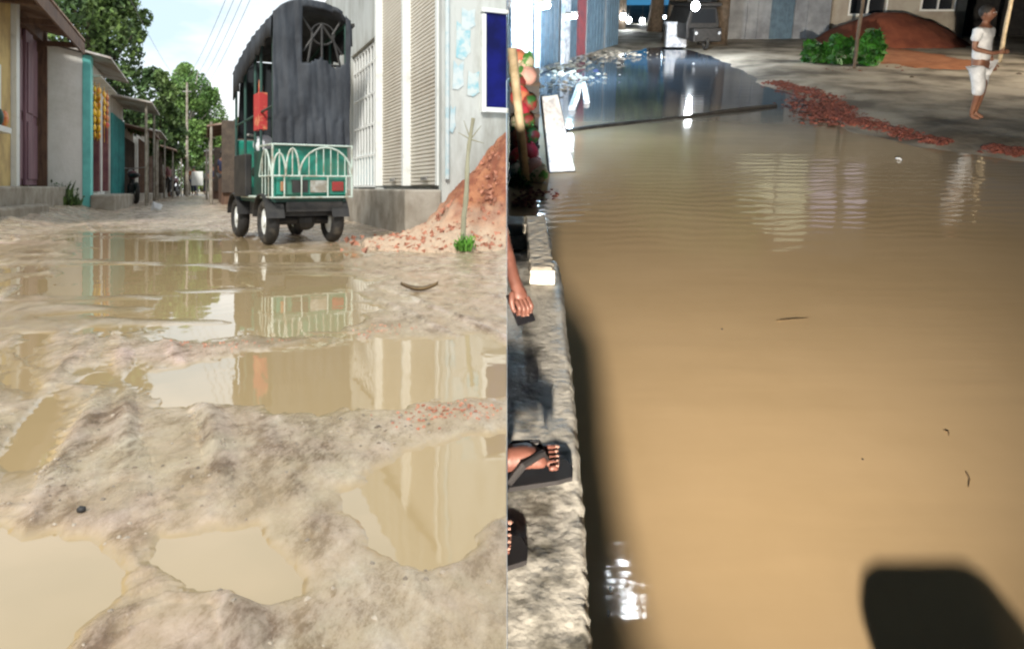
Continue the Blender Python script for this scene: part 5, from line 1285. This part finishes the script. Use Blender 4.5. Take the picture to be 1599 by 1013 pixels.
# ------------------------------------------------------------------ ledge
LZ = .90
def ledge():
    E = [(856,356),(862,375),(860,405),(872,408),(880,440),(884,500),(892,560),(900,640),(905,700),(912,780),(916,860),(920,940),(926,1013)]
    pts = [NG(x, y, LZ) for x, y in E]
    Lv = Vector(LL)
    for q in ((930,500),(938,560),(952,680),(968,760),(984,860),(1010,1013),(1040,1200)):  # unseen near edge, shaped so its shadow makes the dark strip
        e = Lv+(NG(*q)-Lv)*((LL[2]-LZ)/LL[2])
        if e.y < .92: pts.append(e)
    pts.append(Vector((pts[-1].x, -2.4, LZ)))
    # fine resample with noise along the broken edge
    fine = []; 
    for i in range(len(pts)-1):
        for k in range(10 if i < len(pts)-2 else 60): fine.append(pts[i].lerp(pts[i+1], k/(10 if i < len(pts)-2 else 60)))
    fine.append(pts[-1])
    nxx = 46; mb = MB(); idx = {}
    for i, p in enumerate(fine):
        xr = p.x + .0045*mnoise.noise(Vector((p.y*30, 3, 0))) + .004*mnoise.noise(Vector((p.y*85, 7, 0)))
        xl = .0012
        for j in range(nxx+1):
            t = j/nxx; x = xl+(xr-xl)*t
            z = LZ + .005*mnoise.noise(Vector((x*7, p.y*5, 0))) + .003*mnoise.noise(Vector((x*26+5, p.y*20, 4))) + .0010*mnoise.noise(Vector((x*80, p.y*70, 9)))
            z -= .02*max(0, (t-.9)/.1)**2
            idx[(i,j)] = len(mb.v); mb.v.append((x, p.y, z))
    for i in range(len(fine)-1):
        for j in range(nxx): mb.f.append((idx[(i,j)], idx[(i+1,j)], idx[(i+1,j+1)], idx[(i,j+1)])); mb.mi.append(0)
    r = empty('ledge', NM, 'rough wet concrete ledge beside the brown flood water', 'ledge')
    mb.build('top', M['ledge'], r, smooth=True)
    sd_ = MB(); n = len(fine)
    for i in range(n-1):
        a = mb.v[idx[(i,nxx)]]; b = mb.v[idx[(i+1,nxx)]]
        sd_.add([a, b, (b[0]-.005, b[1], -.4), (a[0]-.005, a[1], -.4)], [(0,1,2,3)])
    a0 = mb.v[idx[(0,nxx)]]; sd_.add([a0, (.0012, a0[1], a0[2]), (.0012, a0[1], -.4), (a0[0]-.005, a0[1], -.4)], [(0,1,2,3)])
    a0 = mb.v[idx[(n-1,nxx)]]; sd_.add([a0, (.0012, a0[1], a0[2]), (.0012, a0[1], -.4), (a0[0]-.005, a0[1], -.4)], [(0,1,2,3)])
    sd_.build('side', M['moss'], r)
    # raised end block and crossbar around a hole
    A = NG(827, 440, LZ); B = NG(860, 358, LZ); C0 = NG(793, 372, LZ)
    c = MB()
    def rough(x0, x1, y0, y1, z0, z1, nx_=14, ny_=30, seed=0):
        ii = {}; q = MB()
        for i in range(nx_+1):
            for j in range(ny_+1):
                x = x0+(x1-x0)*i/nx_; y = y0+(y1-y0)*j/ny_; e = (i in (0, nx_)) or (j in (0, ny_))
                x2 = x+(.006*mnoise.noise(Vector((y*25, i, seed))) if i in (0, nx_) else 0); z = z1+.002*mnoise.noise(Vector((x*40, y*30, seed)))-(.006 if e else 0)
                ii[(i,j)] = len(q.v); q.v.append((max(x2, .0012), y, z))
        for i in range(nx_):
            for j in range(ny_): q.f.append((ii[(i,j)], ii[(i+1,j)], ii[(i+1,j+1)], ii[(i,j+1)])); q.mi.append(0)
        def side(seq):
            for a, b in zip(seq[:-1], seq[1:]):
                va, vb = q.v[ii[a]], q.v[ii[b]]; q.add([va, vb, (vb[0], vb[1], z0), (va[0], va[1], z0)], [(0,1,2,3)])
        side([(i, 0) for i in range(nx_+1)]); side([(nx_, j) for j in range(ny_+1)]); side([(i, ny_) for i in range(nx_, -1, -1)]); side([(0, j) for j in range(ny_, -1, -1)])
        return q
    rough(A.x, NG(858, 400, LZ).x, A.y-.02, B.y+.04, LZ-.05, LZ+.06).build('end_block', M['plastercap'], r, smooth=False)
    rough(.0012, A.x-.002, NG(793, 368, LZ).y, B.y+.03, LZ-.05, LZ+.055, seed=3).build('crossbar', M['plastercap'], r)
    h = MB(); p0 = NG(797, 393, LZ); p1 = NG(822, 371, LZ); h.box((.004, p0.y, LZ-.02), (p1.x, p1.y, LZ+.012)); h.build('recess', M['moss'], r)  # flat dark slab, the hole's shade put into its colour
ledge()
# white flecks on the dark water, painted stand-ins for lamp glints
FL = emis('glint', (.0, .0, .0), 0)
M['foam'] = mat('white_foam', (.85, .85, .86), .6, (.75, .75, .77), 30)
def glint_fleck(px, py, rx, ry, label, seed, blobs=5):
    c = NG(px, py, .0); rng = random.Random(seed); b = MB(); s = (NG(px+1, py).x-c.x)
    for k in range(blobs):
        b.blob((rng.uniform(-rx, rx)*s*.6, rng.uniform(-ry, ry)*s*1.1, .004), (rx*s*rng.uniform(.35,.7), ry*s*rng.uniform(.3,.6)*1.2, .006), 9, 6, .15)
    o = b.build('plastic_scrap', M['foam'], smooth=True, mtx=NT(c)); tag(o, label, 'litter', 'white scraps floating beside the ledge')
glint_fleck(953, 925, 3, 7, 'narrow pale scrap in the black shadow', 5, 3)
glint_fleck(951, 962, 2, 7, 'lowest thin pale scrap in the black shadow', 6, 3)
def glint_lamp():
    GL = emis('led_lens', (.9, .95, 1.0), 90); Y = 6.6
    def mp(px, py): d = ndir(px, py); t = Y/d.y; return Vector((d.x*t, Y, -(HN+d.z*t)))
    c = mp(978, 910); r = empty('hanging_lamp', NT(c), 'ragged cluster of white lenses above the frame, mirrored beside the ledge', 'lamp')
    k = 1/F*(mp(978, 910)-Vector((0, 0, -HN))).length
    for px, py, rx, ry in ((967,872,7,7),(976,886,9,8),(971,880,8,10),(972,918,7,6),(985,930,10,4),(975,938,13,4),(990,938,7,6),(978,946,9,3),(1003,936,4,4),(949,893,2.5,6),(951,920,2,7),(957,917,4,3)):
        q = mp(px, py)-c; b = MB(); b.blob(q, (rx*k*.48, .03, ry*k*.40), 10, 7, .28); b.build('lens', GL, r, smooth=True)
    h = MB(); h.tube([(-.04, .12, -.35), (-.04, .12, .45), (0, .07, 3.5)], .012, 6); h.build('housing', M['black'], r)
glint_lamp()

# unseen blocker added just below the frame to throw a shadow on the near water
def shadow_block():
    p = Vector((1.03, 1.02, 0)); r = empty('gate_post', NT(p), 'squat block-topped post below the frame shading the near water', 'post')
    b = MB(); b.box((-.14, -.10, -.3), (.10, .10, .31)); b.build('shaft', M['concrete'], r, bevel=.04)
    b = MB(); b.box((-.18, -.13, .312), (.14, .13, .45)); b.build('cap', M['concrete'], r, bevel=.065)
shadow_block()

# ------------------------------------------------------------------ people of the night side
def man():
    g = NG(1524, 188, .06); rot = R(-148)
    r = empty('person', NM @ T(g) @ Matrix.Rotation(R(-6), 4, 'Y') @ Matrix.Rotation(rot, 4, 'Z'), 'barefoot man in white shirt and long white shorts walking on the bank', 'person')
    # local: faces +x ... built facing +y, then turned
    J = [(0,0,.86),(0,0,1.02),(0,.02,1.22),(0,.02,1.37),(0,.03,1.43),(0,.05,1.52),
         (.17,.02,1.34),(.22,.00,1.10),(.10,.20,1.02),(.03,.26,1.03),
         (-.17,.02,1.34),(-.24,-.05,1.10),(-.22,.04,.90),(-.21,.08,.83),
         (.085,0,.80),(.09,.05,.44),(.09,-.03,.09),(.09,.09,.03),
         (-.085,0,.80),(-.07,.02,.44),(-.05,-.05,.10),(-.06,.07,.03)]
    E = [(0,1),(1,2),(2,3),(3,4),(4,5),(3,6),(6,7),(7,8),(8,9),(3,10),(10,11),(11,12),(12,13),(0,14),(14,15),(15,16),(16,17),(0,18),(18,19),(19,20),(20,21)]
    Rr = [.12,.11,.12,.08,.052,.05,.055,.040,.030,.026,.055,.040,.030,.026,.085,.058,.035,.030,.085,.058,.035,.030]
    skin_obj('body', J, E, Rr, M['skin'], r, 2)
    h = MB(); h.blob((0,.05,1.575), (.078,.098,.112), 18, 14)
    h.blob((0,.148,1.565), (.016,.02,.022), 8, 6); h.blob((0,.125,1.53), (.035,.03,.012), 8, 6)
    for sx in (-1, 1): h.blob((sx*.08,.045,1.57), (.012,.022,.032), 8, 6)
    h.build('head', M['skin'], r, smooth=True)
    h = MB()
    for sx in (-1, 1): h.blob((sx*.03,.140,1.59), (.013,.008,.007), 8, 6)
    h.build('eyes', M['whitecloth'], r, smooth=True)
    h = MB(); h.blob((0,.030,1.605), (.087,.103,.10), 18, 12, .02); h.build('hair', M['hair'], r, smooth=True)
    JS = [(0,0,.86),(0,.01,1.04),(0,.02,1.24),(0,.02,1.36),(.16,.02,1.345),(.215,.0,1.19),(-.16,.02,1.345),(-.225,-.01,1.19)]
    skin_obj('shirt', JS, [(0,1),(1,2),(2,3),(3,4),(4,5),(3,6),(6,7)], [(.165,.135),(.155,.13),(.16,.13),(.085,.085),(.078,.078),(.072,.072),(.078,.078),(.072,.072)], M['whitecloth'], r, 2)
    JT = [(0,0,.90),(.085,0,.80),(.095,.05,.52),(.092,.03,.38),(-.085,0,.80),(-.105,-.02,.52),(-.10,-.05,.38)]
    skin_obj('shorts', JT, [(0,1),(1,2),(2,3),(0,4),(4,5),(5,6)], [.15,.115,.095,.092,.115,.095,.092], M['whitecloth'], r, 2)
    for sx, c, d in ((1, (.03,.26,1.03), (-.8,.6,.0)), (-1, (-.21,.08,.83), (.0,.25,-1))):
        f = MB(); c = Vector(c); d = Vector(d).normalized(); up = Vector((0,0,1)) if abs(d.z) < .5 else Vector((0,1,0)); s = d.cross(up).normalized()
        f.tube([c-d*.02, c+d*.03, c+d*.07], [.022, .036, .030], 10)
        for k in range(4):
            o2 = c+d*.06+s.cross(d)*(-.024+.016*k); b1 = o2+d*.035*(1, 1.15, 1.1, .85)[k]; b2 = b1+(d*.6+s*.5*sx)*.03; f.tube([o2, b1, b2], [.009, .008, .006], 6)
        f.tube([c+d*.02+s.cross(d)*.03, c+d*.05+s.cross(d)*.055, c+d*.08+s.cross(d)*.055], [.011, .010, .007], 6)
        f.build('hand', M['skin'], r, smooth=True)
man()

def cutx(o, xc):
    """trim an object's mesh (night coordinates) at the dividing plane"""
    bm = bmesh.new(); bm.from_mesh(o.data); bmesh.ops.bisect_plane(bm, geom=bm.verts[:]+bm.edges[:]+bm.faces[:], plane_co=(xc,0,0), plane_no=(1,0,0), clear_inner=True); 
    bmesh.ops.holes_fill(bm, edges=[e for e in bm.edges if e.is_boundary], sides=0); bm.to_mesh(o.data); bm.free()
def hand_person():
    # forearm coming in from the left, hand hanging with a dark phone held in curled fingers
    z0 = LZ+.10
    r = empty('person', NM, 'person at the ledge, only a bare forearm and hand gripping a dark phone showing', 'person')
    def q(px, py, z): return NG(px, py, z)
    el = q(770, 330, z0+.30); m1 = q(790, 395, z0+.17); wr = q(804, 440, z0+.10); pal = q(811, 458, z0+.07); kn = q(816, 470, z0+.05)
    J = [m1, el, wr, pal, kn]; E = [(0,1),(0,2),(2,3),(3,4)]
    arm = skin_obj('body', J, E, [.027,.036,.020,(.026,.018),(.026,.015)], M['skinlit'], r, 2)
    cutx(arm, .0013)
    d = (kn-wr).normalized(); up = Vector((0,0,1)); s = d.cross(up).normalized(); nrm = s.cross(d).normalized()
    for k in range(4):
        off = s*(-.021+.014*k); ln = (.030,.034,.032,.026)[k]; b = kn+off
        f = skin_obj('finger', [b-d*.012, b+d*ln*.8+nrm*.004, b+d*(ln*1.25)-nrm*.016, b+d*ln*.9-nrm*.036], [(0,1),(1,2),(2,3)], [.0088,.0084,.0078,.0066], M['skinlit'], r, 2)
        n_ = MB(); n_.blob(b+d*(ln*1.32)-nrm*.012, (.0045,.0045,.003), 8, 6); n_.build('nail', M['nail'], f, smooth=True); cutx(f, .0013)
    th = pal+s*.020; f = skin_obj('thumb', [th-d*.014, th+s*.014+d*.012-nrm*.004, th+s*.014+d*.034-nrm*.014, th+s*.006+d*.052-nrm*.020], [(0,1),(1,2),(2,3)], [.011,.0098,.009,.0075], M['skinlit'], r, 2)
    # phone
    c = kn+d*.022-nrm*.026; mt = Matrix((( s.x, d.x, nrm.x, c.x), (s.y, d.y, nrm.y, c.y), (s.z, d.z, nrm.z, c.z), (0,0,0,1)))
    b = MB(); b.box((-.034, -.06, -.005), (.034, .045, .005)); o = b.build('phone', M['phone'], bevel=.004, mtx=NM @ mt); tag(o, 'dark phone gripped in the hanging hand above the ledge', 'phone')
hand_person()
def foot(px_heel, py_heel, px_toe, py_toe, label_parts, r, sandal_name='sandal', leg=True):
    A = NG(px_heel, py_heel, LZ+.03); B = NG(px_toe, py_toe, LZ+.03); d = (B-A).normalized(); s = Vector((-d.y, d.x, 0)); up = Vector((0,0,1)); Lf = .235
    A = B-d*Lf
    J = [A+d*.03+up*.03, A+d*.10+up*.045, A+d*.155+up*.035, A+d*.185+up*.022, A-d*.0+up*.02]; J.append(J[0]+up*.09-d*.01); J.append(J[0]+up*.14-d*.03)
    ft = skin_obj('body', [J[1], J[0], J[4], J[2], J[3], J[5], J[6]], [(0,1),(1,2),(0,3),(3,4),(1,5),(5,6)], [(.034,.03),(.032,.034),.026,(.038,.024),(.040,.016),.034,.042], M['skinlit'], r, 2)
    cutx(ft, .0013) if ft else None
    for k in range(5):
        w = -.032+.0165*k; ln = (.046,.040,.036,.030,.024)[k]; rr = (.0125,.0088,.0082,.0078,.0075)[k]
        # big toe on the side nearer the viewer's left of the walking direction
        b = A+d*.180+s*(-w)+up*.018; f = skin_obj('toe', [b, b+d*ln*.55+up*.004, b+d*ln-up*.004], [(0,1),(1,2)], [rr*.95, rr, rr*.82], M['skinlit'], r, 2)
        n_ = MB(); e = b+d*ln*.9+up*.004; n_.blob(e+up*.002, (rr*.6, rr*.6, rr*.35), 8, 6); n_.build('nail', M['nail'], f, smooth=True)
    return A, B, d, s, up
def sandal(A, d, s, label, cutv=.0013):
    poly = [(-.02,-.030),(.05,-.032),(.12,-.036),(.20,-.040),(.238,-.036),(.250,-.008),(.246,.024),(.225,.038),(.16,.038),(.10,.034),(.04,.032),(-.015,.028),(-.032,0)]
    r = MB(); n = len(poly)
    v = [A+d*p[0]+s*p[1]+Vector((0,0,-.024)) for p in poly]+[A+d*p[0]+s*p[1]+Vector((0,0,-.012)) for p in poly]
    r.add(v, [tuple(range(n)), tuple(range(n, 2*n))]+[(i,(i+1)%n,n+(i+1)%n,n+i) for i in range(n)])
    for sg in (-1, 1):
        pts = [A+d*.195+Vector((0,0,.006)), A+d*.17+s*sg*.02+Vector((0,0,.052)), A+d*.12+s*sg*.038+Vector((0,0,.045)), A+d*.085+s*sg*.036+Vector((0,0,.0))]
        r.tube(pts, [.006,.009,.010,.009], 8)
    o = r.build('sandal', M['sandal'], mtx=NM, smooth=False); cutx(o, cutv); tag(o, label, 'sandal', 'sandals worn on the ledge'); return o
def foot_person():
    r = empty('person', NM, 'person on the ledge, only dark trouser hem and sandalled feet showing', 'person')
    A, B, d, s, up = foot(770, 742, 884, 722, None, r); sandal(A, d, s, 'black thong sandal on the upper foot by the ledge edge')
    A2, B2, d2, s2, up = foot(700, 870, 812, 846, None, r); sandal(A2, d2, s2, 'black sandal under the toes at the left end of the ledge')
    for o in [c for c in kids(r)]:
        if o.name.startswith('toe'): cutx(o, .0013); [cutx(k, .0013) for k in kids(o)]
    J = [A+up*.12, A+up*.19-d*.04, A+d*.0+up*.075]
    t_ = skin_obj('trousers', J, [(0,1),(0,2)], [.056,.060,.052], M['navy'], r, 2); cutx(t_, .0013)
foot_person()
